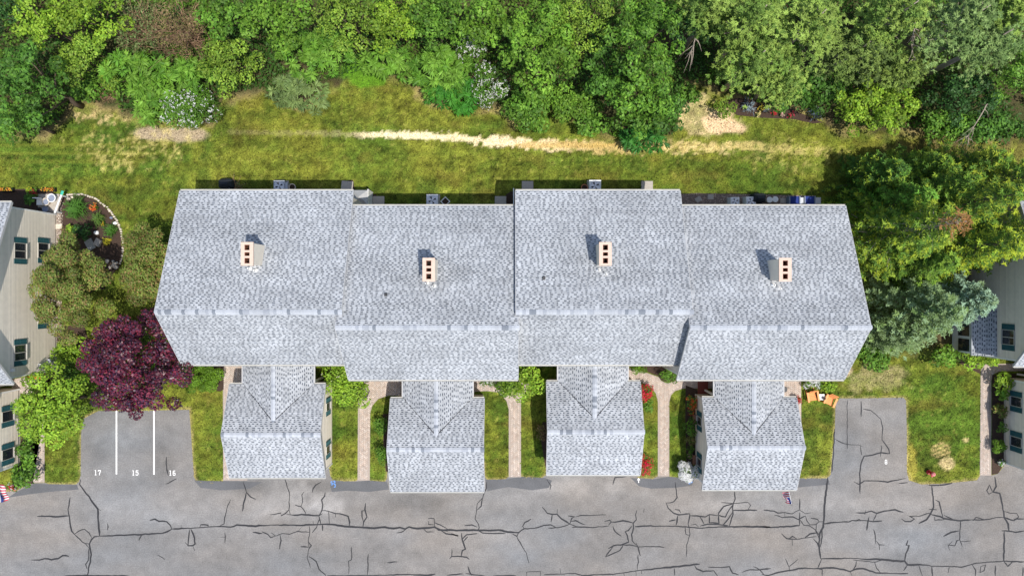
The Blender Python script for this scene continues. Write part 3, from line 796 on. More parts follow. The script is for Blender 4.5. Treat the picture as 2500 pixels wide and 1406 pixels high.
for (lab, _), poly in zip(BEDS, beds_w):
    o = sheet('garden_bed', poly, 0.035, M_mulch, thick=0.03)
    tag(o, lab, None, kind='structure')
for (lab, _), poly in zip(GRAVEL, gravel_w):
    o = sheet('gravel_strip', poly, 0.02, M_gravelbase)
    tag(o, lab, None, kind='structure')
    xs = [p[0] for p in poly]; ys = [p[1] for p in poly]
    n = int((max(xs) - min(xs)) * (max(ys) - min(ys)) * 130)
    X = rng.uniform(min(xs), max(xs), n); Y = rng.uniform(min(ys), max(ys), n)
    ok = inside(poly, X, Y); X, Y = X[ok], Y[ok]; n = len(X)
    s = rng.uniform(.02, .05, n); an = rng.uniform(0, 6.28, n)
    Vs = []
    for k in range(4):
        Vs.append(np.stack([X + s * np.cos(an + k * 1.571), Y + s * .75 * np.sin(an + k * 1.571), np.full(n, .022)], 1))
    Vs.append(np.stack([X, Y, .022 + s * .8], 1))
    Vv = np.stack(Vs, 1).reshape(-1, 3)
    Q = (np.arange(n)[:, None, None] * 5 + np.array([(0, 1, 4), (1, 2, 4), (2, 3, 4), (3, 0, 4)])[None]).reshape(-1, 3)
    pal = np.array([[.33, .24, .20], [.42, .32, .26], [.24, .18, .16], [.50, .42, .34]])
    if 'pale' in lab: pal = np.array([[.55, .47, .37], [.62, .54, .44], [.45, .37, .30], [.66, .60, .52]])
    t = pal[rng.integers(0, 4, n)]
    b = mesh_np('pebbles', Vv, Q, M_gravel, o, tint=np.repeat(t, 5, 0))
    tag(b, kind='stuff')

# ---------------------------------------------------------------- buildings
def shingle_slope(name, p_eave0, p_eave1, p_ridge0, parent, seed, e=0.137, tone=1.0):
    """laminated shingles as geometry on the rectangle eave0-eave1 up to ridge0 (+ same vector)"""
    rn = np.random.default_rng(seed)
    E0, E1, R0 = (np.array(p, float) for p in (p_eave0, p_eave1, p_ridge0))
    U = E1 - E0; W = np.linalg.norm(U); U /= W
    Vv = R0 - E0; Vv -= U * Vv.dot(U); L = np.linalg.norm(Vv); Vv /= L
    N = np.cross(U, Vv)
    if N[2] < 0: N = -N
    n = max(1, int(round(L / e))); e = L / n
    verts, cols, faces = [], [], []

    def quad(u0, u1, v0, v1, h0, h1, c):
        b = len(verts)
        for (u, v, h) in ((u0, v0, h0), (u1, v0, h0), (u1, v1, h1), (u0, v1, h1)):
            verts.append(E0 + U * u + Vv * v + N * h); cols.append(c)
        faces.append((b, b + 1, b + 2, b + 3))
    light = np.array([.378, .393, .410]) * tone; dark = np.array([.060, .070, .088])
    for i in range(n):
        v0, v1 = i * e, (i + 1) * e
        u = -rn.random() * .25
        rowt = rn.uniform(.95, 1.05)
        while u < W:
            tw = rn.choice([.12, .16, .2, .26]) ; gw = rn.choice([.09, .12, .15, .19])
            a, b = max(u, 0), min(u + tw, W)
            if b > a:
                c = light * rowt * rn.uniform(.80, 1.10)
                quad(a, b, v0, v1, .013, .006, c)
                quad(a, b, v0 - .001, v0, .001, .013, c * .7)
            a, b = max(u + tw, 0), min(u + tw + gw, W)
            if b > a:
                c = light * rowt * rn.uniform(.74, 1.05)
                vm = v0 + e * .56
                quad(a, b, v0, vm, .007, .004, c)
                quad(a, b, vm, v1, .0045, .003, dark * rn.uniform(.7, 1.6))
            u += tw + gw
    VA = np.array(verts); CA = np.array(cols)
    P = np.repeat(VA[::4], 4, 0)
    CA *= (.80 + .40 * fbm(P[:, 0] * .5, P[:, 1] * 1.3, .55, seed % 7))[:, None]
    o = mesh_np(name, VA, np.array(faces), M_shingle, parent, tint=CA)
    return tag(o, kind='stuff')


CAPMESH = {}


def ridge_caps(parent, a, b, s1, s2, wid, seed, step=.20):
    """row of folded cap shingles from a to b; s1/s2 = downhill (horizontal unit, drop per metre) on either side"""
    a, b = Vector(a), Vector(b)
    d = (b - a); L = d.length; d.normalize()
    rn = random.Random(seed)
    n = int(L / step)
    st = L / n
    for i in range(n):
        shade = rn.choice([0, 0, 0, 1, 1, 2, 3])
        key = (tuple(round(x, 3) for x in d), tuple(s1), tuple(s2), wid, shade)
        if key not in CAPMESH:
            m = MB()
            f = [(.43, .45, .48), (.40, .42, .45), (.33, .35, .385), (.20, .22, .25)][shade]
            def pt(t, side, q, lift):
                hx, hy, dr = side
                return Vector((hx * q, hy * q, -dr * q + lift)) + d * t
            for side in (s1, s2):
                m.poly([pt(0, side, 0, .034), pt(st * 1.25, side, 0, .022), pt(st * 1.25, side, wid, .018), pt(0, side, wid, .030)], f)
                m.poly([pt(0, side, wid, .030), pt(st * 1.25, side, wid, .018), pt(st * 1.25, side, wid, .002), pt(0, side, wid, .002)], tuple(x * .6 for x in f))
                m.poly([pt(0, side, 0, .034), pt(0, side, wid, .030), pt(0, side, wid, .002), pt(0, side, 0, .004)], tuple(x * .6 for x in f))
            me = bpy.data.meshes.new('ridge_cap')
            me.from_pydata([tuple(v) for v in m.v], [], m.f)
            at = me.color_attributes.new('tint', 'FLOAT_COLOR', 'POINT')
            t = np.ones((len(m.v), 4), dtype=np.float32); t[:, :3] = np.array(m.c)
            at.data.foreach_set('color', t.ravel())
            me.materials.append(M_shingle)
            CAPMESH[key] = me
        o = link('ridge_cap', CAPMESH[key], parent)
        o.location = a + d * (i * st) - Vector(ROOT[parent.name])


def window(parent, X, sgn, yc, zc, w, h, shutters=True, sw=.36, double=True):
    """window in a wall x = X facing sgn*x"""
    f = MB(); t = .05
    def bar(y0, y1, z0, z1, d0, d1):
        xa, xb = X + sgn * d0, X + sgn * d1
        lo = [(xa, y0, z0), (xa, y1, z0), (xa, y1, z1), (xa, y0, z1)]
        hi = [(xb, y0, z0), (xb, y1, z0), (xb, y1, z1), (xb, y0, z1)]
        f.hexa(lo, hi)
    t = .04
    y0, y1, z0, z1 = yc - w / 2, yc + w / 2, zc - h / 2, zc + h / 2
    bar(y0, y1, z0 - .06, z0, .0, .10); bar(y0, y1, z1, z1 + .05, .0, .06)
    bar(y0, y0 + t, z0, z1, .0, .055); bar(y1 - t, y1, z0, z1, .0, .055)
    if double: bar(yc - .025, yc + .025, z0, z1, .0, .058)
    wo_ = f.build('window', M_frame, parent)
    spans = [(y0 + t, yc - .035), (yc + .035, y1 - t)] if double else [(y0 + t, y1 - t)]
    for a, b in spans:
        for za, zb in ((z0, zc - .006), (zc + .006, z1)):
            p = MB(); xx = X + sgn * .018
            pts = [(xx, a, za), (xx, b, za), (xx, b, zb), (xx, a, zb)]
            p.poly(pts if sgn > 0 else pts[::-1])
            p.build('pane', M_glass, wo_)
    if shutters:
        for yy in (y0 - sw / 2 - .01, y1 + sw / 2 + .01):
            s = MB()
            def sb(a, b, za, zb, d0, d1):
                xa, xb = X + sgn * d0, X + sgn * d1
                s.hexa([(xa, a, za), (xa, b, za), (xa, b, zb), (xa, a, zb)], [(xb, a, za), (xb, b, za), (xb, b, zb), (xb, a, zb)])
            a, b = yy - sw / 2, yy + sw / 2
            sb(a, b, z0 - .05, z1 + .04, .012, .03)
            sb(a, a + .045, z0 - .05, z1 + .04, .031, .05); sb(b - .045, b, z0 - .05, z1 + .04, .031, .05)
            sb(a, b, z0 - .05, z0 + .02, .0312, .0502); sb(a, b, z1 - .03, z1 + .04, .0313, .0503); sb(a, b, zc - .03, zc + .03, .0314, .0504)
            k = z0 + .05
            while k < z1 - .06:
                if abs(k - zc) > .06: sb(a + .05, b - .05, k, k + .03, .0315, .044)
                k += .06
            s.build('shutter', M_shutter, parent)
    return wo_


def clapboards(parent, X, sgn, prof, z0=.3, e=.152):
    """lapped boards on wall x = X; prof(z) -> (y0, y1) or None"""
    z = z0
    i = 0
    while True:
        r = prof(z + e * .5)
        if r is None or r[1] - r[0] < .12: break
        y0, y1 = r
        m = MB()
        xa, xb, xc = X + sgn * .004, X + sgn * .034, X + sgn * .008
        m.hexa([(xa, y0, z), (xa, y1, z), (xa, y1, z + e), (xa, y0, z + e)], [(xb, y0, z), (xb, y1, z), (xc, y1, z + e), (xc, y0, z + e)])
        m.build('clapboard', M_siding, parent)
        z += e; i += 1


def gable_prof(yf, yr, yb, zf, zr, zb):
    def prof(z):
        if z <= 0: return None
        a = yf if z <= zf else yf + (z - zf) / (zr - zf) * (yr - yf)
        b = yb if z <= zb else yb - (z - zb) / (zr - zb) * (yb - yr)
        return (a, b) if b > a and z < zr else None
    return prof


def gable_house(root, x0, x1, yf, yr, yb, zf, zr, zb, seed, ox=.18, of=.28, ob=.35, boards=(), gutter_front=True, tone=1.0):
    """walls + roof slab + shingles + ridge caps + gutters; roof edges given, walls inset by the overhangs"""
    # slopes
    tf = (zr - zf) / (yr - yf); tb = (zr - zb) / (yb - yr)
    wf, wb = yf + of, yb - ob
    wzf, wzb, wzr = zf + of * tf - .26, zb + ob * tb - .26, zr - .26
    X0, X1 = x0 + ox, x1 - ox
    m = MB()
    pr = [(wf, 0), (wb, 0), (wb, wzb), (yr, wzr), (wf, wzf)]
    a = [(X0, y, z) for y, z in pr]; b = [(X1, y, z) for y, z in pr]
    m.faces(a + b, [(4, 3, 2, 1, 0), (5, 6, 7, 8, 9)] + [(i, (i + 1) % 5, 5 + (i + 1) % 5, 5 + i) for i in range(5)])
    wall = m.build('wall', M_sidingw, root)
    for sgn in boards:
        clapboards(wall, X1 if sgn > 0 else X0, sgn, gable_prof(wf, yr, wb, wzf, wzr, wzb))
        XX = (X1 if sgn > 0 else X0)
        for yy, zt in ((wf, wzf), (wb, wzb)):
            c = MB(); c.box(XX + sgn * .022, yy + (.05 if yy < yr else -.05), .1, .045, .11, zt - .1)
            c.build('corner_board', M_trim, wall)
    # roof slabs
    th = .20
    m = MB()
    top = [(yf, zf), (yr, zr), (yb, zb)]
    bot = [(yf, zf - th), (yr, zr - th), (yb, zb - th)]
    vs = [(x, y, z) for x in (x0, x1) for y, z in top + bot]
    m.faces(vs, [(0, 6, 7, 1), (1, 7, 8, 2), (3, 4, 10, 9), (4, 5, 11, 10), (0, 1, 4, 3), (1, 2, 5, 4), (7, 6, 9, 10), (8, 7, 10, 11), (6, 0, 3, 9), (2, 8, 11, 5)], mi=0)
    roof = m.build('roof', M_roofdeck, root)
    # fascia, rake boards
    for xx, s in ((x0, -1), (x1, 1)):
        for (ya, za), (yb_, zb_) in (((yf, zf), (yr, zr)), ((yb, zb), (yr, zr))):
            xa, xb = xx + s * .002, xx + s * .022
            lo = [(xa, ya, za - .19), (xa, yb_, zb_ - .19), (xa, yb_, zb_ + .004), (xa, ya, za + .004)]
            m = MB(); m.hexa(lo, [(xb, y, z) for _, y, z in lo])
            m.build('rake_board', M_drip, roof)
    for yy, zz, s, on in ((yf, zf, -1, gutter_front), (yb, zb, 1, True)):
        g = MB()
        if on:
            prof = [(0, -.12), (.07, -.12), (.09, -.04), (.09, -.025), (.078, -.025), (.07, -.10), (.012, -.10), (.0, -.03)]
            n = len(prof)
            pa = [(x0 + .01, yy + s * (.004 + q), zz + w) for q, w in prof]; pb = [(x1 - .01, yy + s * (.004 + q), zz + w) for q, w in prof]
            g.faces(pa + pb, [(i, (i + 1) % n, n + (i + 1) % n, n + i) for i in range(n)] + [tuple(range(n))[::-1], tuple(range(n, 2 * n))])
            g.build('gutter', M_gutter, roof)
    shingle_slope('shingles', (x0, yf, zf), (x1, yf, zf), (x0, yr, zr), roof, seed, tone=tone)
    shingle_slope('shingles', (x1, yb, zb), (x0, yb, zb), (x1, yr, zr), roof, seed + 1, tone=tone)
    ridge_caps(roof, (x0, yr, zr + .012), (x1, yr, zr + .012), (0, -1, round(tf, 3)), (0, 1, round(tb, 3)), .155, seed)
    return wall, roof


def chimney(root, cx, cy, zbase, ztop):
    m = MB(); zt_ = ztop - .10
    cs = [(cx - .33, cy - .63), (cx + .33, cy - .63), (cx + .33, cy + .63), (cx - .33, cy + .63)]
    m.faces([(a, b, zbase) for a, b in cs] + [(a, b, zt_) for a, b in cs], [(3, 2, 1, 0), (0, 1, 5, 4), (1, 2, 6, 5), (2, 3, 7, 6), (3, 0, 4, 7)])
    ch = m.build('chimney', M_siding, root)
    # cap slab with three openings
    m = MB(); z0 = ztop - .10; t = .10
    W, L = .74, 1.40
    hw = .15
    ys = [(-.56, -.24), (-.12, .10), (.22, .54)]
    m.box(cx - (W / 2 + hw) / 2, cy, z0, W / 2 - hw, L, t); m.box(cx + (W / 2 + hw) / 2, cy, z0, W / 2 - hw, L, t)
    edges = [-L / 2] + [q for a in ys for q in a] + [L / 2]
    for k in range(0, len(edges), 2):
        a, b = edges[k], edges[k + 1]
        m.box(cx, cy + (a + b) / 2, z0, 2 * hw - .002, b - a, t - .001)
    m.build('cap', M_cream, ch)
    for a, b in ys:
        f = MB(); yc, ly = cy + (a + b) / 2, b - a
        for sx in (-1, 1): f.box(cx + sx * (hw - .014), yc, z0 - .5, .022, ly - .006, t + .47)
        for sy in (-1, 1): f.box(cx, yc + sy * (ly / 2 - .014), z0 - .5, 2 * hw - .05, .022, t + .468)
        f.build('flue', M_flue, ch)
        f = MB(); f.box(cx, yc, z0 - .42, 2 * hw - .05, ly - .05, .02); f.build('flue_dark_bottom', M_sootdark, ch)  # sooty bottom, painted near-black to read as the flue's dark depth
    m = MB(); m.box(cx, cy, zbase + .2, .72, 1.32, .03)
    # lead flashing skirt, follows slope roughly
    return ch


def vent_pipe(root, px, py, z, dark=False):
    x, y, _ = G(px, py, z)
    m = MB()
    if dark:
        m.box(x, y, z - .12, .2, .24, .24, taper=.75)
        return m.build('roof_vent', M_black, root)
    m.lathe(x, y, [(.16, z - .10), (.13, z + .02), (.07, z + .04), (.07, z + .3), (.05, z + .3), (.05, z + .12)], 12)
    o = m.build('vent_pipe', M_white, root, smooth=True)
    m = MB(); m.lathe(x, y, [(.048, z + .2), (.002, z + .2)], 10); m.build('opening', M_sootdark, o)  # black disc painted as the darkness inside the pipe
    return o


TH = [  # label, x0, x1, set (0 = rear row, 1 = forward row), chimney x
    ("leftmost grey-roofed townhouse, next to the purple tree", -21.32, -10.18, 0, -15.65, 11),
    ("second townhouse from the left, set forward, below a square roof vent", -10.55, 0.40, 1, -4.92, 22),
    ("third townhouse from the left, standing back from its neighbours", 0.22, 10.80, 0, 5.52, 33),
    ("rightmost grey-roofed townhouse, partly shaded by the tall spruces", 10.62, 21.42, 1, 16.15, 44)]
ROW = [(-4.94, -1.44, 6.24), (-5.91, -2.37, 5.27)]
ZF, ZR, ZB = 5.32, 8.80, 5.50
houses = []
for i, (lab, x0, x1, k, chx, sd) in enumerate(TH):
    yf, yr, yb = ROW[k]
    r = thing('townhouse', ((x0 + x1) / 2, (yf + yb) / 2, 0), lab, 'townhouse', 'row of four attached townhouses')
    bd = {0: (-1,), 1: (-1,), 2: (-1,), 3: (-1, 1)}[i]
    gable_house(r, x0, x1, yf, yr, yb, ZF, ZR, ZB, sd, boards=bd)
    tb = (ZR - ZB) / (yb - yr)
    cy = yr + 3.45
    zr_ = ZR - 3.45 * tb
    chimney(r, chx, cy, zr_ - .5, zr_ + 1.85)
    houses.append(r)
    # rear doors and front windows of each house
    m = MB(); yw = yb - .35
    for dx in (-3.2, 1.2):
        xx = (x0 + x1) / 2 + dx
        m = MB(); m.box(xx, yw + .03, .15, 1.7, .06, 2.05); d = m.build('patio_door', M_trim, r)
        for s in (-1, 1):
            m = MB(); m.box(xx + s * .42, yw + .062, .25, .72, .012, 1.85); m.build('pane', M_glass, d)
    for dx in (-3.2, 0, 3.2):
        xx = (x0 + x1) / 2 + dx
        m = MB(); m.box(xx, yw + .03, 3.4, 1.2, .06, 1.2); d = m.build('rear_window', M_trim, r)
        m = MB(); m.box(xx, yw + .062, 3.5, 1.0, .012, 1.0); m.build('pane', M_glass, d)
    for dx in (-3.4, 3.4):
        xx = (x0 + x1) / 2 + dx
        m = MB(); m.box(xx, yf + .28 - .03, 3.3, 1.2, .06, 1.2); d = m.build('front_window', M_trim, r)
        m = MB(); m.box(xx, yf + .28 - .062, 3.4, 1.0, .012, 1.0); m.build('pane', M_glass, d)

def rz(k, y):
    yf, yr, yb = ROW[k]
    return ZR - (y - yr) * (ZR - ZB) / (yb - yr)
for hi, k, pts in ((0, 0, ((610, 656), (625, 661))), (1, 1, ((1043, 692), (1060, 699))), (2, 0, ((1461, 660), (1478, 670))), (3, 1, ((1887, 696), (1901, 704)))):
    for px, py in pts:
        y = (703 - py) * .0246
        vent_pipe(houses[hi], px, py, rz(k, y))
for hi, k, px, py in ((1, 1, 942, 719), (2, 0, 1328, 679)):
    vent_pipe(houses[hi], px, py, rz(k, (703 - py) * .0246), dark=True)

# ---- garages with their entry links
GA = [  # label, x0, x1, yf, yr, yb, link x0, link x1, visible wall side
    ("leftmost front garage, nearest the numbered parking bays", -19.24, -12.70, -12.91, -9.70, -6.53, -18.35, -13.47, 1, -5.0, 111),
    ("second garage from the left, jutting forward between two brick paths", -8.28, -1.88, -13.87, -10.68, -7.50, -7.45, -2.66, 0, -5.97, 122),
    ("third garage from the left, with red azaleas along its wall", 2.34, 8.74, -12.72, -9.52, -6.36, 3.12, 7.90, 0, -5.0, 133),
    ("rightmost front garage, with a small striped flag and window boxes", 12.94, 19.38, -13.74, -10.56, -7.45, 13.75, 18.49, -1, -5.97, 144)]
ZG, ZGR = 2.72, 4.14


def garage(lab, x0, x1, yf, yr, yb, lx0, lx1, side, yhouse, sd, grp='garages in front of the townhouses'):
    r = thing('garage', ((x0 + x1) / 2, (yf + yb) / 2, 0), lab, 'garage', grp)
    bd = (1,) if side > 0 else ((-1,) if side < 0 else (-1, 1))
    wall, roof = gable_house(r, x0, x1, yf, yr, yb, ZG, ZGR, ZG, sd, ox=.22, of=.3, ob=.15, boards=bd, tone=1.0)
    # link roof: ridge along y, from the house wall into the garage's rear slope
    xm = (lx0 + lx1) / 2
    pitch = (ZGR - ZG) / (yb - yr)
    ze = ZG - .03
    zt = ze + (lx1 - lx0) / 2 * pitch
    ytip = yr + .15
    yh = yhouse + .22
    m = MB(); th = .18
    top = [(lx0, ze), (xm, zt), (lx1, ze)]; bot = [(x, z - th) for x, z in top]
    vs = [(x, y, z) for y in (ytip, yh) for x, z in top + bot]
    m.faces(vs, [(0, 1, 7, 6), (1, 2, 8, 7), (3, 9, 10, 4), (4, 10, 11, 5), (0, 6, 9, 3), (2, 5, 11, 8), (0, 3, 4, 1), (1, 4, 5, 2), (6, 7, 10, 9), (7, 8, 11, 10)])
    lr = m.build('entry_roof', M_roofdeck, r)
    shingle_slope('shingles', (lx0, yh, ze), (lx0, ytip, ze), (xm, yh, zt), lr, sd + 5)
    shingle_slope('shingles', (lx1, ytip, ze), (lx1, yh, ze), (xm, ytip, zt), lr, sd + 6)
    ycap = yr + (ZGR - zt) / pitch - .12
    ridge_caps(lr, (xm, ycap, zt + .012), (xm, yh, zt + .012), (-1, 0, round(pitch, 3)), (1, 0, round(pitch, 3)), .15, sd)
    yt = yr + (ZGR - zt) / pitch
    for xx in (lx0 + .02, lx1 - .02):                       # valley lines where the two roofs meet
        a, b = Vector((xx, yb - (ze - ZG + .0) / pitch - .03, ze + .022)), Vector((xm, yt, zt + .022))
        d = (b - a).normalized(); sd_ = Vector((-d.y, d.x, 0)).normalized() * .03
        m = MB(); m.poly([a - sd_, a + sd_, b + sd_, b - sd_]); m.build('valley', M_black, lr)
    m = MB()
    for xx, s in ((lx0, -1), (lx1, 1)):
        m = MB(); m.box(xx + s * .03, (yb + yh) / 2 + .05, ze - .13, .05, yh - yb - .1, .145)
        m.build('fascia', M_drip, lr)
    m = MB(); m.box((lx0 + lx1) / 2, (yb - .2 + yh) / 2, 0, lx1 - lx0 - 1.5, yh - yb + .2 , ze - .2)
    m.build('entry_wall', M_sidingw, r)
    m = MB()
    for xx in (lx0 + .12, lx1 - .12):
        for yy in (yb + .12, yh - .15):
            m = MB(); m.box(xx, yy, 0, .12, .12, ze - .17); m.build('post', M_trim, r)
    for xx, s in ((lx0 + .75, -1), (lx1 - .75, 1)):
        m = MB(); m.box(xx + s * .03, (yb + yh) / 2, .1, .06, .92, 2.05); d = m.build('front_door', M_door, r)
        m = MB(); m.lathe(xx + s * .08, (yb + yh) / 2 + .36, [(.03, 1.05), (.03, 1.10)], 8); m.build('handle', M_lightmetal, d)
    # garage doors
    for dx in (-1.55, 1.55):
        m = MB(); xx = (x0 + x1) / 2 + dx; yw = yf + .3
        m.box(xx, yw - .02, .03, 2.5, .04, 2.1); d = m.build('garage_door', M_trim, r)
        for q in range(4):
            m = MB(); m.box(xx, yw - .052, .08 + q * .52, 2.4, .02, .46); m.build('panel', M_trim, d)
    return r, x0 + .22, x1 - .22


gar = []
for g in GA:
    gar.append(garage(*g))
r1, _, X1 = gar[0]
for yc in (-8.28, -11.28): window(r1, X1 + .03, 1, yc, 1.28, .56, 1.06, sw=.33, double=False)
r4, X0, _ = gar[3]
for yc in (-9.3, -12.2):
    window(r4, X0 - .03, -1, yc, 1.35, .62, 1.1, sw=.36, double=False)
    m = MB(); m.box(X0 - .20, yc, .55, .24, .66, .2); wb = m.build('window_box', M_brownbox, r4)
for gi in (1, 2):
    r, a, b = gar[gi]
    yf, yb = GA[gi][3], GA[gi][5]
    for yc in (yf + 1.7, yb - 1.7):
        window(r, a - .03, -1, yc, 1.35, .6, 1.06, sw=.33, double=False)
        window(r, b + .03, 1, yc, 1.35, .6, 1.06, sw=.33, double=False)

# ---- neighbouring houses at the picture's edges
rl = thing('townhouse', (-37.5, -.3, 0), "beige clapboard house wall at the left edge with green shutters", 'townhouse')
gable_house(rl, -43.0, -32.15, -6.18, -2.5, 5.50, ZF, ZR, ZB, 55, ox=.55, of=.28, ob=.2, boards=(1,))
XW = -32.15 - .55 + .03
for yc, zc in ((2.46, 3.9), (-4.28, 3.9), (2.6, 1.55), (-1.95, 1.55)):
    window(rl, XW, 1, yc, zc, 1.05, 1.1, sw=.34)
m = MB(); m.box(XW + .1, -5.3, 1.9, .2, .16, .2); m.build('dryer_vent', M_white, rl)
m = MB(); m.box(XW + .12, -5.15, .5, .22, .35, .6); m.build('meter_box', M_lightmetal, rl)
m = MB(); m.box(XW + .08, -5.35, 4.6, .14, .2, .22); m.build('wall_lamp', M_trim, rl)
rr = thing('townhouse', (38, .6, 0), "grey-green house wall at the right edge, shaded, above a shingled bay", 'townhouse')
gable_house(rr, 32.35, 43.0, -5.05, -1.44, 6.40, ZF, ZR, ZB, 66, ox=.45, of=.3, ob=.3, boards=(-1,))
XW = 32.8 - .03
window(rr, XW, -1, -3.25, 4.2, 1.0, 1.1, sw=.36)
# bay under a lean-to roof
by0, by1 = -4.62, -1.2
m = MB(); m.box(32.2, (by0 + by1) / 2, 0, 1.16, by1 - by0 - .2, 2.25); bay = m.build('bay', M_trim, rr)
m = MB(); m.hexa([(31.45, by0, 2.28), (32.76, by0, 2.95), (32.76, by1, 2.95), (31.45, by1, 2.28)], [(31.45, by0, 2.42), (32.76, by0, 3.09), (32.76, by1, 3.09), (31.45, by1, 2.42)])
br = m.build('bay_roof', M_drip, rr)
shingle_slope('shingles', (31.45, by1, 2.43), (31.45, by0, 2.43), (32.74, by1, 3.09), br, 77)
for k in range(3):
    m = MB(); yc = by0 + .65 + k * 1.05; m.box(31.60, yc, .75, .03, .85, 1.2); m.build('bay_window', M_glass, bay)
m = MB(); m.box(32.15, by0 + .085, .75, .8, .03, 1.2); m.build('bay_window', M_siding, bay)
gl, _, XL = garage("garage wall at the left edge with two green-shuttered windows", -42.0, -35.1, -12.95, -9.8, -7.05, -41.0, -36.2, 1, -6.18, 155, 'neighbouring garages')
for yc in (-8.95, -11.6): window(gl, XL + .03, 1, yc, 1.35, .75, 1.1, sw=.36, double=False)
g2, XR, _ = garage("garage wall at the right edge with two green-shuttered windows", 35.1, 42.0, -12.85, -9.5, -6.30, 36.2, 41.0, -1, -5.05, 166, 'neighbouring garages')
for yc in (-7.95, -10.75): window(g2, XR - .03, -1, yc, 1.35, .7, 1.06, sw=.36, double=False)

# ---------------------------------------------------------------- vegetation
def unit(v):
    return v / (np.linalg.norm(v, axis=1, keepdims=True) + 1e-9)


def rdir(n, rn, zmin=-1.0):
    z = rn.uniform(zmin, 1, n); t = rn.uniform(0, 2 * np.pi, n); r = np.sqrt(1 - z * z)
    return np.stack([r * np.cos(t), r * np.sin(t), z], 1)


def leaf_arrays(P, N, L, W, rn, T=None, fold=.12):
    """one rhombic leaf (quad) per point; N normal, T long axis (optional)"""
    n = len(P)
    N = unit(N)
    if T is None: T = rn.normal(size=(n, 3))
    T = T - N * (T * N).sum(1, keepdims=True)
    T = unit(T); B = np.cross(N, T)
    L = np.broadcast_to(np.asarray(L, float), (n,))[:, None]; W = np.broadcast_to(np.asarray(W, float), (n,))[:, None]
    a = P - T * L * .5; c = P + T * L * .5
    b = P + B * W * .5 - N * W * fold + T * L * .06; d = P - B * W * .5 - N * W * fold + T * L * .06
    return np.stack([a, b, c, d], 1).reshape(-1, 3)


def leaf_mesh(name, V, tint, mt, parent):
    n = len(V) // 4
    return mesh_np(name, V, np.arange(n * 4).reshape(-1, 4), mt, parent, tint=np.repeat(tint, 4, 0))


SP = {  # base tints, leaf length, width, leaves per m2 of clump surface, material
    'lime':   dict(c=[(.23, .37, .03), (.29, .43, .04), (.17, .31, .025)], l=.20, w=.12, d=60),
    'bright': dict(c=[(.155, .30, .03), (.20, .36, .04), (.115, .25, .025)], l=.24, w=.13, d=50),
    'mid':    dict(c=[(.115, .245, .026), (.16, .31, .035), (.08, .19, .022)], l=.24, w=.13, d=50),
    'dark':   dict(c=[(.075, .18, .024), (.11, .245, .032), (.055, .14, .02)], l=.26, w=.14, d=48),
    'deep':   dict(c=[(.038, .10, .022), (.055, .14, .03), (.028, .08, .018)], l=.22, w=.12, d=48),
    'yellowgreen': dict(c=[(.21, .33, .035), (.26, .38, .045), (.15, .27, .03)], l=.18, w=.10, d=62),
    'olive':  dict(c=[(.21, .24, .05), (.17, .23, .045), (.27, .19, .07), (.15, .22, .04)], l=.14, w=.09, d=120),
    'tan':    dict(c=[(.24, .18, .08), (.20, .19, .055), (.28, .18, .10)], l=.14, w=.06, d=60),
    'purple': dict(c=[(.065, .014, .034), (.11, .016, .034), (.045, .018, .042), (.17, .02, .04)], l=.18, w=.12, d=95, mt='g'),
    'box':    dict(c=[(.13, .25, .018), (.16, .29, .022), (.10, .21, .016)], l=.10, w=.055, d=330),
    'shrub':  dict(c=[(.10, .22, .022), (.14, .28, .03), (.075, .17, .02)], l=.12, w=.07, d=130),
    'pale':   dict(c=[(.17, .24, .07), (.22, .28, .10), (.13, .20, .06)], l=.16, w=.09, d=70),
}


def trunk_part(root, x, y, h, targets, rn, r0, mt=None):
    m = MB()
    top = h * .55
    path = [(x, y, -.05)]; rad = [r0 * 1.25]
    for k in range(1, 6):
        t = k / 5
        path.append((x + rn.normal() * .05 * h * .2, y + rn.normal() * .05 * h * .2, top * t)); rad.append(r0 * (1 - .55 * t))
    m.tube(path, rad, 7)
    for tg in targets:
        k = rn.integers(2, 6)
        a = Vector(path[k]); b = Vector(tg)
        mid = a.lerp(b, .5) + Vector((rn.normal() * .12, rn.normal() * .12, .15))
        m.tube([a, mid, b], [rad[k] * .55, r0 * .25, r0 * .09], 5)
    return m.build('trunk', mt or M_bark, root, smooth=True)


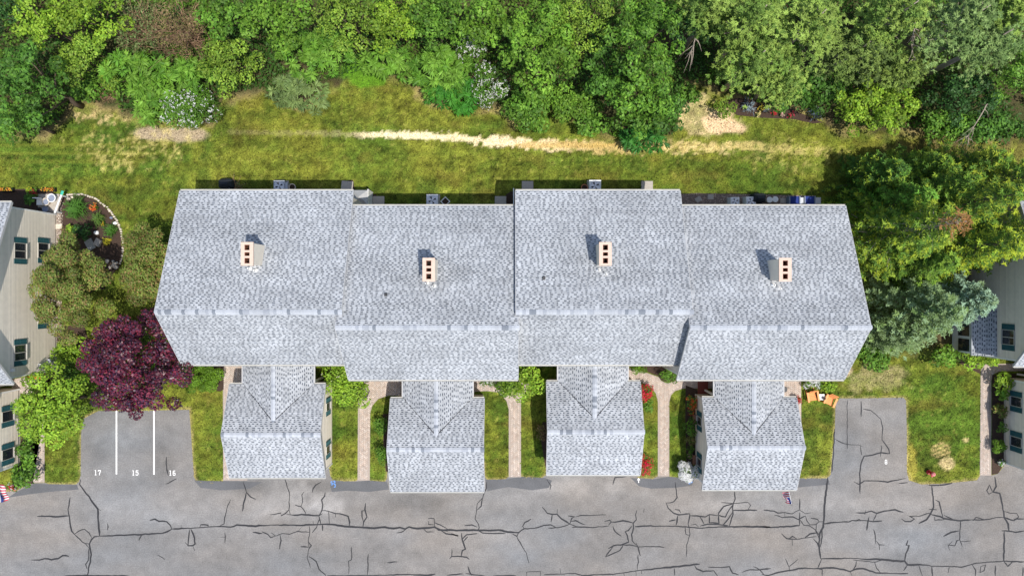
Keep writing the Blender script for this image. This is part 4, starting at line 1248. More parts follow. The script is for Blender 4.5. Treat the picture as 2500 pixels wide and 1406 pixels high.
def broadleaf(name, px, py, rx, ry, h, kind, label, cat='tree', group=None, seed=0, lumps=1.0, flat=.75, flowers=None, zc=None, gap=0.0, grow=1.06, dens=1.0):
    rn = np.random.default_rng(seed + 1000)
    sp = SP[kind]
    rx, ry = rx * grow, ry * grow
    zc = h * .62 if zc is None else zc
    x, y, _ = G(px, py, zc)
    k = (H - zc) / F
    RX, RY = rx * k, ry * k
    RZ = min(h - zc, (RX + RY) / 2 * flat)
    root = thing(name, (x, y, 0), label, cat, group)
    area = RX * RY
    nc = int(np.clip(area * 4.2 * lumps, 7, 90))
    D = rdir(nc, rn, -.25)
    # spread in plan more evenly than on a sphere
    rr = np.sqrt((np.arange(nc) + .5) / nc); th = np.arange(nc) * 2.39996 + rn.random() * 6
    D = np.stack([rr * np.cos(th), rr * np.sin(th), np.sqrt(np.clip(1 - rr * rr, 0, 1))], 1) + rn.normal(size=(nc, 3)) * .09
    low = rn.random(nc) < .18
    D[low, 2] *= .3
    C = np.array([x, y, zc]) + D * np.array([RX, RY, RZ]) * .84
    tall = h > 3.9 and group is not None
    C[:, 2] += rn.normal(size=nc) * RZ * (.30 if tall else .16)
    rc = math.sqrt(area / nc) * (rn.uniform(.80, 1.35, nc) if tall else rn.uniform(.95, 1.65, nc))
    rc = np.clip(rc, .12, 1.25)
    keep = rn.random(nc) >= gap
    C, rc = C[keep], rc[keep]; nc = len(C)
    cc = np.array(sp['c'])
    P, N, T = [], [], []
    for i in range(nc):
        n = int(2 * math.pi * rc[i] ** 2 * sp['d'] * dens) + 8
        d = rdir(n, rn, -.35)
        rad = rc[i] * (0.55 + .5 * rn.random(n) ** .6)
        p = C[i] + d * rad[:, None] * np.array([1, 1, .8])
        P.append(p); N.append(d * .85 + np.array([0, 0, .55]) + rn.normal(size=(n, 3)) * .40)
        t = cc[rn.integers(0, len(cc), n)] * rn.uniform(.75, 1.3, (n, 1))
        t = t * rn.uniform(.62, 1.3)
        T.append(t)
    # inner leaves so that the crown is not hollow
    ni = int(area * 45 * dens)
    d = rdir(ni, rn, -.3) * rn.random((ni, 1)) ** .5
    P.append(np.array([x, y, zc]) + d * np.array([RX, RY, RZ]) * (.58 if tall else .72)); N.append(rdir(ni, rn, 0)); T.append(cc[rn.integers(0, len(cc), ni)])
    P, N, T = np.concatenate(P), np.concatenate(N), np.concatenate(T)
    ok = P[:, 2] > .03
    P, N, T = P[ok], N[ok], T[ok]
    s = rn.uniform(.7, 1.25, len(P))
    Vv = leaf_arrays(P, N, sp['l'] * s, sp['w'] * s, rn)
    r0 = np.clip(h * .022, .03, .2)
    tg = C[rn.permutation(nc)[:min(9, nc)]]
    trunk_part(root, x, y, max(h * .9, .2), [tuple(q) for q in tg], rn, r0)
    cr = leaf_mesh('crown', Vv, T, M_leafd if sp.get('mt') else M_leaf, root)
    if flowers:
        fc, nf, fs = flowers
        idx = rn.integers(0, nc, nf)
        d = rdir(nf, rn, .1)
        p = C[idx] + d * (rc[idx] * 1.08)[:, None]
        q = np.repeat(p, 5, 0) + rn.normal(size=(nf * 5, 3)) * fs * .55
        nn = np.repeat(d, 5, 0) + rn.normal(size=(nf * 5, 3)) * .4
        fcs = np.array(fc)[rn.integers(0, len(fc), nf)]
        leaf_mesh('blossoms', leaf_arrays(q, nn, fs, fs * .8, rn, fold=.05), np.repeat(fcs, 5, 0), M_petal, root)
    return root


def rosettes(name, px, py, rx, ry, h, label, seed=0, tints=((.15, .31, .032), (.19, .36, .045), (.11, .26, .026)), size=.56, group=None, step=.44, zlow=.3):
    """sumac-like thicket: stems carrying rosettes of long drooping leaflets over a domed top"""
    rn = np.random.default_rng(seed + 4000)
    zc = h * .75
    x, y, _ = G(px, py, zc); k = (H - zc) / F
    RX, RY = rx * k, ry * k
    root = thing(name, (x, y, 0), label, 'shrub', group)
    n = int(math.pi * RX * RY / step ** 2 * 1.35)
    rr = np.sqrt(rn.random(n)); th = rn.uniform(0, 6.283, n)
    X = x + RX * rr * np.cos(th); Y = y + RY * rr * np.sin(th)
    wob = fbm(X, Y, .6, seed)
    keep = rr < .72 + .5 * (fbm(X, Y, .9, seed + 2) )
    X, Y, rr, wob = X[keep], Y[keep], rr[keep], wob[keep]; n = len(X)
    Z = h * (zlow + (1 - zlow) * np.sqrt(np.clip(1 - rr ** 2 * .9, 0, 1))) * (.45 + 1.0 * wob) + rn.normal(size=n) * .16
    Z = np.maximum(Z, .25)
    cc = np.array(tints)
    m = 13
    C = np.repeat(np.stack([X, Y, Z], 1), m, 0)
    az = np.repeat(rn.uniform(0, 6.283, n), m) + np.tile(np.arange(m) * 2 * np.pi / m, n) + rn.normal(size=n * m) * .2
    el = rn.uniform(-.8, .4, n * m)
    T = np.stack([np.cos(az) * np.cos(el), np.sin(az) * np.cos(el), np.sin(el)], 1)
    Ls = size * rn.uniform(.6, 1.15, n * m)
    P = C + T * (Ls * .55)[:, None]
    N = np.stack([-np.sin(el) * np.cos(az), -np.sin(el) * np.sin(az), np.cos(el)], 1) + rn.normal(size=(n * m, 3)) * .4
    # leaflets: two offset quads per leaf for a feathered outline
    side = np.cross(unit(N), T)
    Vs, Ts = [], []
    tint = np.repeat(cc[rn.integers(0, len(cc), n)] * rn.uniform(.75, 1.25, (n, 1)), m, 0) * rn.uniform(.8, 1.2, (n * m, 1))
    for s in (-1, 1):
        Vs.append(leaf_arrays(P + side * (s * Ls * .08)[:, None], N + side * s * .45, Ls, Ls * .20, rn, T=T + side * s * .18)); Ts.append(tint)
    V = np.concatenate(Vs); Tt = np.concatenate(Ts)
    tg = [(X[i], Y[i], Z[i] - .05) for i in rn.permutation(n)[:10]]
    trunk_part(root, x, y, h * .6, tg, rn, .05)
    leaf_mesh('crown', V, Tt, M_leaf, root)
    return root


def conifer(name, px, py, h, r, label, seed=0, tints=((.085, .17, .02), (.125, .23, .026), (.06, .125, .018)), tips=((.27, .38, .035),), tipf=.3, nb=95, droop=.25, group=None,
            nl=.20, nw=.045, brown=False, zbot=.06, power=.75, spray=.34, dens=1.0):
    """spruce or pine: whorled branches with side sprays of needles; apex seen at px,py"""
    rn = np.random.default_rng(seed + 8000)
    x, y, _ = G(px, py, h)
    root = thing(name, (x, y, 0), label, 'tree', group)
    m = MB()
    m.tube([(x, y, -.05), (x + rn.normal() * .04, y + rn.normal() * .04, h * .5), (x, y, h)], [h * .018, h * .011, .015], 7)
    PP, TT, NN, CC, SS = [], [], [], [], []
    cc = np.array(tints); tc = np.array(tips)
    for b in range(nb):
        t = (b + rn.random()) / nb
        zb = h * (zbot + (1 - zbot) * t)
        ln = r * (1 - t) ** power * rn.uniform(.78, 1.12) + .18
        az = b * 2.39996 + rn.normal() * .25
        ns = max(3, int(ln / .13 * dens))
        u = (np.arange(ns) + .6) / ns
        rise = (.10 + .35 * t) * ln
        zz = zb + rise * u - droop * ln * u ** 2
        wig = rn.normal() * .06
        ax = az + wig * u * 3
        B = np.stack([x + np.cos(ax) * ln * u, y + np.sin(ax) * ln * u, zz], 1)
        dirv = np.stack([np.cos(ax), np.sin(ax), np.full(ns, (rise - 2 * droop * ln * .6) / ln)], 1)
        if b % 2 == 0 or ln > .8:
            m.tube([(x, y, zb), tuple(B[ns // 2]), tuple(B[-1])], [.012 + .014 * ln, .008 + .008 * ln, .004], 4, cap=False)
        for s in (-1, 1):
            # side twig at each station, with needles sprays along it
            tw = spray * ln ** .5 * (1.08 - u) * rn.uniform(.6, 1.2, ns) + .10
            lat = np.stack([-np.sin(ax) * s, np.cos(ax) * s, np.full(ns, -.10)], 1)
            for q in (.2, .5, .8, 1.05):
                p = B + (dirv * .55 + lat * .85) * (tw * q)[:, None] + rn.normal(size=(ns, 3)) * .025
                PP.append(p); TT.append(dirv * (.9 - .3 * q) + lat * (.5 + .5 * q) + rn.normal(size=(ns, 3)) * .22)
                NN.append(np.tile([0, 0, 1.0], (ns, 1)) + rn.normal(size=(ns, 3)) * .45); SS.append(np.ones(ns))
                tipness = np.clip((u - .55) / .45, 0, 1) * .6 + (q > .7) * .4
                mix = (rn.random(ns) < tipness * tipf * 1.6)[:, None]
                base = cc[rn.integers(0, len(cc), ns)]
                CC.append(np.where(mix, tc[rn.integers(0, len(tc), ns)], base) * rn.uniform(.75, 1.25, (ns, 1)))
        # upright star tufts along the outer part of the branch
        kk = max(2, int(ln * 3.2))
        uu = rn.uniform(.35, 1.05, kk); ii = np.minimum((uu * ns).astype(int), ns - 1)
        q = B[ii] + rn.normal(size=(kk, 3)) * np.array([.16, .16, .05]) * min(1.0, ln)
        for j in range(kk):
            nn = 9
            d = rdir(nn, rn, .05); d = unit(d + np.array([0, 0, .15]))
            PP.append(q[j] + d * .12); TT.append(d); SS.append(np.full(nn, 1.4)); NN.append(rn.normal(size=(nn, 3)) * .4 + np.array([0, 0, 1.0]))
            tcol = tc[rn.integers(0, len(tc))] if rn.random() < tipf else cc[rn.integers(0, len(cc))] * 1.25
            CC.append(np.tile(tcol * rn.uniform(.8, 1.25), (nn, 1)))
        SS.append(np.ones(ns)); p = B; PP.append(p); TT.append(dirv + rn.normal(size=(ns, 3)) * .15); NN.append(np.tile([0, 0, 1.0], (ns, 1)) + rn.normal(size=(ns, 3)) * .3)
        CC.append(cc[rn.integers(0, len(cc), ns)] * rn.uniform(.8, 1.3, (ns, 1)))
    P, T, N, C = (np.concatenate(q) for q in (PP, TT, NN, CC))
    SZ = np.concatenate(SS)
    if brown:
        zz = P[:, 2] > h * .88
        far = np.hypot(P[:, 0] - x, P[:, 1] - y) < r * .32
        thin = (zz & far)
        C[thin] = np.array([.30, .15, .05]) * rn.uniform(.7, 1.3, (thin.sum(), 1))
        keep = ~thin | (rn.random(len(P)) < .35)
        P, T, N, C, SZ = P[keep], T[keep], N[keep], C[keep], SZ[keep]
    sz = rn.uniform(.7, 1.3, len(P)) * SZ
    m.build('trunk', M_palebark if brown else M_bark, root, smooth=True)
    leaf_mesh('crown', leaf_arrays(P, N, nl * sz, nw * sz, rn, T=T, fold=.05), C, M_needle, root)
    return root


def pine(name, px, py, rx, ry, h, label, seed=0, group=None, tints=((.21, .31, .055), (.27, .38, .075), (.15, .25, .045)), zc=None):
    """white pine: plumes of long soft needles at branch ends, seen from above as feathery lobes"""
    rn = np.random.default_rng(seed + 6000)
    zc = h * .7 if zc is None else zc
    x, y, _ = G(px, py, zc); k = (H - zc) / F
    RX, RY = rx * k, ry * k
    root = thing(name, (x, y, 0), label, 'tree', group)
    m = MB()
    m.tube([(x, y, -.05), (x + .1, y, h * .5), (x, y, h * .97)], [.22, .14, .03], 7)
    cc = np.array(tints)
    P, T, N, C = [], [], [], []
    nb = int(26 + RX * RY * 2.2)
    for b in range(nb):
        rr = math.sqrt((b + .5) / nb); az = b * 2.39996 + rn.normal() * .15
        e = np.array([x + RX * rr * math.cos(az), y + RY * rr * math.sin(az), zc + (h - zc) * (1 - rr ** 1.6) * rn.uniform(.7, 1.0) - (h * .16) * rr * rn.random()])
        st = np.array([x, y, max(e[2] - .25 * rr * RX - .3, h * .2)])
        if b % 2: m.tube([tuple(st), tuple(st * .45 + e * .55 + np.array([0, 0, -.12])), tuple(e)], [.05, .03, .01], 4, cap=False)
        out = e - st; out /= np.linalg.norm(out) + 1e-6
        bl = .75 + rn.random() * .45
        tone = cc[rn.integers(0, 3)] * rn.uniform(.8, 1.2)
        nt = 20                                             # tufts in this plume
        for _ in range(nt):
            q = e + out * rn.uniform(-.8, .3) * bl + rn.normal(size=3) * np.array([.34, .34, .12]) * bl
            nn = 13
            d = rdir(nn, rn, -.1) + out * .7
            d = unit(d)
            P.append(q + d * .12); T.append(d); N.append(rn.normal(size=(nn, 3)) * .5 + np.array([0, 0, 1]))
            C.append(np.tile(tone * rn.uniform(.78, 1.25), (nn, 1)) * rn.uniform(.85, 1.15, (nn, 1)))
    P, T, N, C = (np.concatenate(q) for q in (P, T, N, C))
    m.build('trunk', M_palebark, root, smooth=True)
    leaf_mesh('crown', leaf_arrays(P, N, .27 * rn.uniform(.7, 1.2, len(P)), .06, rn, T=T, fold=.03), C, M_needle, root)
    return root


def twiggy(name, px, py, rx, ry, h, label, seed=0, n=130, leaves=900, mt=None, kind='tan', cat='shrub', azim=None):
    """tangle of bare stems with a thin scatter of leaves"""
    rn = np.random.default_rng(seed + 9000)
    x, y, _ = G(px, py, h * .6); k = (H - h * .6) / F
    RX, RY = rx * k, ry * k
    root = thing(name, (x, y, 0), label, cat)
    m = MB(); tip = []
    for i in range(n):
        az = rn.uniform(0, 6.283) if azim is None else azim + rn.normal() * .5
        f = rn.uniform(.35, 1.0)
        bx, by = (x + rn.normal() * RX * .2, y + rn.normal() * RY * .2) if azim is None else (x - math.cos(azim) * RX * .7 + rn.normal() * .15, y - math.sin(azim) * RY * .7 + rn.normal() * .15)
        e = Vector((bx + math.cos(az) * RX * f * (1 if azim is None else 1.6), by + math.sin(az) * RY * f * (1 if azim is None else 1.6), h * rn.uniform(.5, 1.0)))
        b = Vector((bx, by, 0 if i < 12 else h * .25))
        mid = b.lerp(e, .55) + Vector((rn.normal() * .18, rn.normal() * .18, h * .14))
        m.tube([b, mid, e], [.022, .014, .005], 3, cap=False)
        for q in range(2):
            s = mid.lerp(e, rn.uniform(.1, .8))
            e2 = s + (e - mid) * rn.uniform(.3, .8) + Vector((rn.normal() * .3, rn.normal() * .3, rn.normal() * .1))
            m.tube([s, e2], [.010, .004], 3, cap=False)
            tip += [s.lerp(e2, t) for t in (.4, .8)]
        tip += [mid.lerp(e, t) for t in (.5, .9)]
    m.build('stems', mt or M_deadtwig, root)
    if leaves:
        tp = np.array([tuple(t) for t in tip])
        p = tp[rn.integers(0, len(tp), leaves)] + rn.normal(size=(leaves, 3)) * .1
        cc = np.array(SP[kind]['c'])
        leaf_mesh('crown', leaf_arrays(p, rdir(leaves, rn, 0), SP[kind]['l'] * rn.uniform(.7, 1.3, leaves), SP[kind]['w'], rn), cc[rn.integers(0, len(cc), leaves)] * rn.uniform(.75, 1.25, (leaves, 1)), M_leaf, root)
    return root


def lily(name, px, py, rpx, h, label, seed, tints=((.06, .16, .02), (.08, .20, .025)), n=90, group=None, flowers=None, lw=.035):
    """clump of arching strap leaves"""
    rn = np.random.default_rng(seed + 300)
    x, y, _ = G(px, py, h * .5); r = rpx * H / F
    root = thing(name, (x, y, 0), label, 'plant', group)
    m = MB(); cc = np.array(tints)
    for i in range(n):
        az = rn.uniform(0, 6.283); f = rn.uniform(.4, 1.05); bx, by = x + rn.normal() * r * .3, y + rn.normal() * r * .3
        c = tuple(cc[rn.integers(0, len(cc))] * rn.uniform(.7, 1.3))
        d = Vector((math.cos(az), math.sin(az), 0)); s = Vector((-d.y, d.x, 0)) * lw / 2
        pts = [Vector((bx, by, .035)), Vector((bx, by, 0)) + d * r * .35 * f + Vector((0, 0, h * .8)), Vector((bx, by, 0)) + d * r * .75 * f + Vector((0, 0, h * .85)), Vector((bx, by, 0)) + d * r * 1.0 * f + Vector((0, 0, h * .5))]
        w = [1, 1, .8, .15]
        vs = [];
        for p, q in zip(pts, w): vs += [p + s * q, p - s * q]
        m.faces([tuple(v) for v in vs], [(0, 1, 3, 2), (2, 3, 5, 4), (4, 5, 7, 6)], c)
    m.build('leaves', M_leaf, root, tint=True)
    if flowers:
        fc, nf, fs = flowers
        p = np.stack([x + rn.normal(size=nf) * r * .5, y + rn.normal(size=nf) * r * .5, np.full(nf, h * 1.05)], 1)
        q = np.repeat(p, 5, 0) + rn.normal(size=(nf * 5, 3)) * fs * .4
        leaf_mesh('blossoms', leaf_arrays(q, rdir(nf * 5, rn, .3), fs, fs * .8, rn), np.array(fc)[rn.integers(0, len(fc), nf * 5)], M_petal, root)
    return root


# ---- undergrowth: the leafy floor of the wood, nobody could count it
rn = np.random.default_rng(5)
n = 130000
X = rn.uniform(-41, 41, n); Y = rn.uniform(6, 27, n)
yl = np.interp(X, _fx, _fy)
dens = fbm(X, Y, .35, 77)
ok = (Y > yl + .35) & (dens > .34)
X, Y = X[ok], Y[ok]; n = len(X)
hz = .15 + 2.2 * np.clip(fbm(X, Y, .5, 78) - .3, 0, 1) * np.clip((Y - np.interp(X, _fx, _fy)) / 2, 0.1, 1)
P = np.stack([X, Y, hz + rn.random(n) * .3], 1)
cc = np.array([(.07, .17, .02), (.11, .22, .025), (.055, .13, .02), (.15, .22, .03)])
w = (fbm(X, Y, .3, 79) * 4).astype(int) % 4
o = leaf_mesh('undergrowth', leaf_arrays(P, rdir(n, rn, .2), rn.uniform(.16, .34, n), rn.uniform(.10, .18, n), rn), cc[w] * rn.uniform(.7, 1.3, (n, 1)), M_leaf, None)
tag(o, 'low leafy undergrowth covering the floor of the wood', 'undergrowth', kind='stuff')

# ---- blades of grass, thickening the lawn's edge and nap
n = 190000
X = rn.uniform(-37.5, 37.5, n); Y = rn.uniform(-14.2, 15.5, n)
ok = (Y < np.interp(X, _fx, _fy) + .4) & ~inside(asphalt_w, X, Y)
for p in paths_w + beds_w + gravel_w: ok &= ~inside(p, X, Y)
ok &= ~((X > -21) & (X < 21.2) & (Y > -5.5) & (Y < 5.4))
for g in GA: ok &= ~((X > g[1] + .2) & (X < g[2] - .2) & (Y > g[3] + .3) & (Y < -4))
X, Y = X[ok], Y[ok]; n = len(X)
lc = lawn_color(X, Y)
az = rn.uniform(0, 6.283, n); hh = rn.uniform(.02, .06, n); ww = rn.uniform(.05, .13, n)
lean = rn.normal(size=(n, 2)) * .06
a = np.stack([X - np.cos(az) * ww / 2, Y - np.sin(az) * ww / 2, np.full(n, .001)], 1)
b = np.stack([X + np.cos(az) * ww / 2, Y + np.sin(az) * ww / 2, np.full(n, .001)], 1)
c = np.stack([X + lean[:, 0], Y + lean[:, 1], hh], 1)
V = np.stack([a, b, c], 1).reshape(-1, 3)
o = mesh_np('grass', V, np.arange(n * 3).reshape(-1, 3), M_grass, tint=np.repeat(np.clip(lc * rn.uniform(.3, 1.8, (n, 1)) * 1.0, 0, 1), 3, 0))
tag(o, 'short mown grass of the lawns around the houses', 'grass', kind='stuff')

# ---------------------------------------------------------------- the wood behind the houses (left to right)
WOOD = 'trees and shrubs of the wood behind the houses'
B = lambda *a, **k: broadleaf('broadleaf_tree', *a, group=WOOD, **k)
B(72, 205, 80, 105, 9, 'dark', "dark glossy tree over the lawn at the left edge of the wood", seed=1)
B(60, 300, 85, 50, 5, 'mid', "mid-green lower tree below the dark tree at the left edge", seed=2)
B(110, 62, 80, 62, 8, 'lime', "lime-green tree in the top left corner of the picture", seed=3, gap=.12)
B(225, 45, 85, 58, 7, 'lime', "rounded lime-green tree between the corner tree and the bare brown twigs", seed=4)
B(215, 150, 75, 65, 5, 'yellowgreen', "soft yellow-green tree right of the dark left edge tree", seed=5, gap=.1)
B(15, 30, 40, 50, 7, 'deep', "deep green crown cut by the very top left corner", seed=6)
twiggy('bare_thicket', 345, 75, 62, 62, 4.0, "tangle of bare reddish brown twigs near the top left", seed=1, n=120, leaves=1600, kind='pale')
broadleaf('olive_tree', 450, 78, 68, 62, 5, 'tan', "olive-brown feathery tree beside the bare brown twigs", group=WOOD, seed=7, gap=.12)
twiggy('dry_shrub', 445, 80, 75, 66, 5.0, "dry brown stems poking through the olive-brown feathery tree", seed=2, n=120, leaves=200)
rosettes('sumac_thicket', 330, 175, 88, 52, 3.4, "bright sumac thicket below the bare brown twigs", seed=1, group=WOOD)
rosettes('sumac_thicket', 368, 240, 62, 56, 2.8, "round bright sumac thicket bulging onto the lawn near the pale soil patch", seed=2, group=WOOD)
rosettes('sumac_thicket', 472, 185, 50, 50, 2.8, "sumac thicket just above the white-flowered shrub", seed=3, group=WOOD)
broadleaf('flowering_shrub', 468, 268, 66, 50, 2.2, 'shrub', "shrub speckled with white blossom beside the pale soil patch", 'shrub', WOOD, seed=8, flowers=([(.75, .75, .72)], 240, .07))
broadleaf('shrub', 215, 225, 35, 26, 1.5, 'mid', "small green shrub at the lawn's edge near the dark left tree", 'shrub', WOOD, seed=9)
twiggy('dry_shrub', 255, 225, 40, 28, 1.0, "low tan dead stems between the dark left tree and the sumac", seed=3, n=70, leaves=120)
B(560, 40, 75, 55, 6, 'mid', "mid-green tree above the yellow-green bush, right of the olive tree", seed=10)
broadleaf('bushy_tree', 570, 165, 68, 75, 4, 'yellowgreen', "yellow-green bush bordering the lawn left of the grey-green weeping bush", 'tree', WOOD, seed=11)
B(690, 55, 85, 70, 7, 'bright', "bright green tree at the top, above the sumac with broad leaves", seed=12)
rosettes('sumac_thicket', 765, 130, 92, 66, 3.8, "largest sumac thicket, above the grey-green weeping bush", seed=4, size=.46, group=WOOD)
B(860, 55, 88, 72, 6.5, 'yellowgreen', "yellow-green tree at the top, left of centre", seed=13, gap=.1)
B(965, 60, 75, 72, 6, 'lime', "lime-green tree at the top near the middle, with bare twigs showing", seed=14, gap=.14)
rosettes('sumac_thicket', 945, 150, 66, 38, 2.6, "low sumac thicket beside the small grassy clearing", seed=5, group=WOOD)
rosettes('sumac_thicket', 1070, 170, 80, 55, 3.2, "broad bright sumac thicket right of the small grassy clearing", seed=6, group=WOOD)
rosettes('sumac_thicket', 1110, 230, 70, 38, 2.4, "low deep green sumac tongue reaching out over the rear lawn", seed=7, tints=((.05, .21, .02), (.07, .25, .025)), group=WOOD)
B(1070, 60, 75, 70, 6, 'mid', "mid-green tree at the top above the broad sumac", seed=15)
B(1175, 55, 75, 68, 7, 'bright', "bright green tree left of the big crown above the third house", seed=16)
broadleaf('flowering_shrub', 1150, 112, 34, 34, 3.2, 'shrub', "white-blossomed shrub tucked among the bright trees", 'shrub', WOOD, seed=17, flowers=([(.72, .70, .66)], 170, .07))
broadleaf('flowering_shrub', 1208, 190, 40, 52, 2.6, 'shrub', "white-blossomed shrub beside the brown gap left of the big crown", 'shrub', WOOD, seed=18, flowers=([(.72, .70, .66)], 160, .07), gap=.25)
broadleaf('flowering_shrub', 1185, 245, 26, 20, 1.5, 'shrub', "small white-blossomed shrub at the lawn below the other white ones", 'shrub', WOOD, seed=19, flowers=([(.75, .72, .70)], 90, .06))
B(1315, 125, 98, 108, 9, 'bright', "big bright green crown above the second and third houses", seed=20)
B(1405, 55, 78, 88, 8, 'yellowgreen', "olive-tinted tree between the two big bright crowns", seed=21)
B(1570, 105, 95, 112, 10, 'mid', "tallest mid-green tree above the third house", seed=22)
B(1475, 190, 55, 75, 6, 'dark', "dark tree squeezed between the two big crowns", seed=23, gap=.1)
B(1555, 255, 78, 80, 6, 'mid', "dense mid-green tree below the tallest tree above the third house", seed=24)
B(1630, 270, 42, 70, 4.5, 'dark', "dark shrubby tree on the right of the dense mid-green tree", seed=25)
rosettes('sumac_thicket', 1572, 335, 55, 32, 1.8, "leafy low shrub touching the dry line above the third house", seed=8, tints=((.05, .20, .03), (.07, .25, .035)), group=WOOD)
broadleaf('shrub', 1285, 265, 52, 58, 2.4, 'mid', "mid-green shrub leaning over the rear lawn below the big crown", 'shrub', WOOD, seed=26)
broadleaf('shrub', 1385, 255, 52, 42, 2.4, 'bright', "bright shrub behind the notch of lawn above the third house", 'shrub', WOOD, seed=27)
broadleaf('shrub', 1440, 290, 38, 38, 2.2, 'mid', "small green shrub by the lawn notch left of the dense tree", 'shrub', WOOD, seed=28)
rosettes('weeping_bush', 728, 225, 72, 48, 2.4, "grey-green weeping bush spilling onto the rear lawn", seed=9, tints=((.17, .25, .07), (.21, .29, .09), (.13, .20, .06)), size=.5, group=WOOD)
B(1690, 55, 60, 60, 9, 'deep', "deep green crown between the tallest tree and the pale pines", seed=29, gap=.1)
P_ = lambda *a, **k: pine('pine_tree', *a, group=WOOD, **k)
P_(1735, 25, 70, 45, 10, "pale pine cut by the top edge, next to the tallest broadleaf", seed=1)
P_(1830, 60, 80, 62, 11, "pale pine behind the brown gap in the wood", seed=2)
P_(1835, 155, 80, 56, 9, "pale feathery pine hanging above the small flower bed", seed=3)
P_(1965, 70, 85, 82, 11, "tall pale pine left of the bare grey limbs", seed=4)
P_(1905, 190, 50, 50, 7, "small pine just right of the pine above the flower bed", seed=5)
P_(2085, 130, 88, 62, 8, "grey-green pine above the big rounded bright shrub", seed=6, tints=((.15, .23, .05), (.19, .27, .06), (.12, .18, .045)))
P_(2175, 50, 72, 60, 11, "pale pine left of the dark gap at the top right", seed=7)
P_(2330, 65, 85, 70, 12, "large silvery green pine at the top right", seed=8, tints=((.17, .27, .08), (.22, .32, .10), (.13, .21, .06)))
P_(2400, 110, 68, 60, 10, "silvery pine below the large one at the top right", seed=9, tints=((.17, .27, .08), (.22, .32, .10), (.13, .21, .06)))
P_(2450, 35, 60, 50, 12, "pine cut by the top right corner", seed=10)
P_(2195, 165, 62, 42, 6, "low pine between the rounded bright shrub and the dark gap", seed=11, tints=((.16, .24, .045), (.20, .28, .055), (.12, .18, .04)))
broadleaf('holly_shrub', 1955, 225, 82, 48, 3.2, 'dark', "dark shrub behind the small flower bed", 'shrub', WOOD, seed=30)
broadleaf('rounded_shrub', 2130, 262, 116, 64, 4.4, 'lime', "big rounded bright shrub at the lawn's edge on the right", 'shrub', WOOD, seed=31, lumps=1.5)
B(2460, 160, 52, 82, 7, 'mid', "bright broadleaf tree at the right edge below the corner pine", seed=32)
B(2350, 235, 85, 60, 4, 'deep', "deep shaded crown between the pines and the dead grey branch", seed=33)
broadleaf('shrub', 2290, 310, 50, 36, 2.0, 'mid', "low green shrub right of the big rounded bright shrub", 'shrub', WOOD, seed=34)
broadleaf('shrub', 2420, 315, 85, 34, 2.2, 'dark', "dark low shrub at the right edge under the dead grey branch", 'shrub', WOOD, seed=35)
broadleaf('shrub', 1680, 232, 30, 24, 1.2, 'mid', "small green shrub above the straw-coloured bare patch", 'shrub', WOOD, seed=36, gap=.2)
broadleaf('shrub', 1765, 268, 26, 22, 1.4, 'yellowgreen', "small yellow-green shrub left of the small flower bed", 'shrub', WOOD, seed=37)


def dead_limb(px, py, z0, pts, label):
    x, y, _ = G(px, py, 0)
    root = thing('dead_branch', (x, y, 0), label, 'branch', 'dead grey branches in the wood')
    m = MB(); rn_ = random.Random(px)
    path = [G(a, b, z) for a, b, z in pts]
    m.tube([(path[0][0], path[0][1], 0)] + path, [.05] + [.045 - .032 * i / (len(path) - 1) for i in range(len(path))], 6)
    m.build('limb', M_palebark, root, smooth=True)
    for k in range(12):
        i = rn_.randrange(1, len(path)); p = Vector(path[i]).lerp(Vector(path[i - 1]), rn_.random())
        d = (Vector(path[-1]) - Vector(path[0])).normalized()
        e = p + (d + Vector((rn_.uniform(-.8, .8), rn_.uniform(-.8, .8), rn_.uniform(-.2, .5)))) * rn_.uniform(.5, 1.3)
        m = MB(); m.tube([p, p.lerp(e, .5) + Vector((.05, .04, .06)), e], [.024, .015, .005], 4); m.build('twig', M_palebark, root)


dead_limb(2258, 20, 5, [(2258, 20, 9), (2262, 50, 8.2), (2259, 70, 7.6), (2268, 90, 7), (2278, 108, 6.4)], "pale bare limb crossing the dark gap at the top right")
dead_limb(2238, 55, 5, [(2238, 55, 9), (2230, 80, 8), (2225, 105, 7), (2230, 140, 6.2)], "forked pale limb left of the other bare limb at the top right")
dead_limb(2410, 255, 2, [(2410, 255, 4.2), (2390, 290, 3.8), (2372, 318, 3.4), (2360, 340, 3.0)], "dead grey branch reaching over the dark shrub at the right")
dead_limb(1700, 90, 4, [(1700, 85, 6.5), (1693, 110, 6), (1685, 130, 5.5)], "thin pale branch over the brown gap beside the pines")

# ---- conifers between the rightmost townhouse and the right-hand house
SPR = 'spruces beside the rightmost townhouse'
def C_(px, py, *a, **k):
    return conifer('spruce_tree', px + k.pop('dx', 55), py, *a, group=SPR, **k)
C_(2345, 540, 12.5, 3.3, "spruce with a dying orange-brown top among the green spruces", seed=1, dx=15, brown=True, nb=130, tips=((.32, .40, .03), (.27, .38, .04)), tipf=.55)
C_(2222, 478, 8.8, 2.2, "bright-tipped spruce nearest the rear corner of the rightmost townhouse", seed=2, tips=((.16, .36, .04),), tipf=.5)
C_(2195, 585, 7.6, 1.9, "bright-tipped spruce beside the rightmost townhouse's shaded roof edge", seed=3, tips=((.28, .42, .04),), tipf=.45)
C_(2325, 440, 9.5, 2.7, "dark green spruce above the brown-topped one", seed=4, tipf=.25)
C_(2445, 470, 12, 3.0, "tall olive-green spruce at the right edge above the shaded house", seed=5, tips=((.30, .37, .03),), tipf=.5)
C_(2445, 590, 11, 2.8, "yellow-tipped spruce just above the right-hand house wall", seed=6, tips=((.36, .43, .03), (.30, .41, .03)), tipf=.7)
C_(2275, 640, 8, 2.1, "spruce between the brown-topped one and the blue-green one", seed=7, tipf=.3, tips=((.23, .37, .04),))
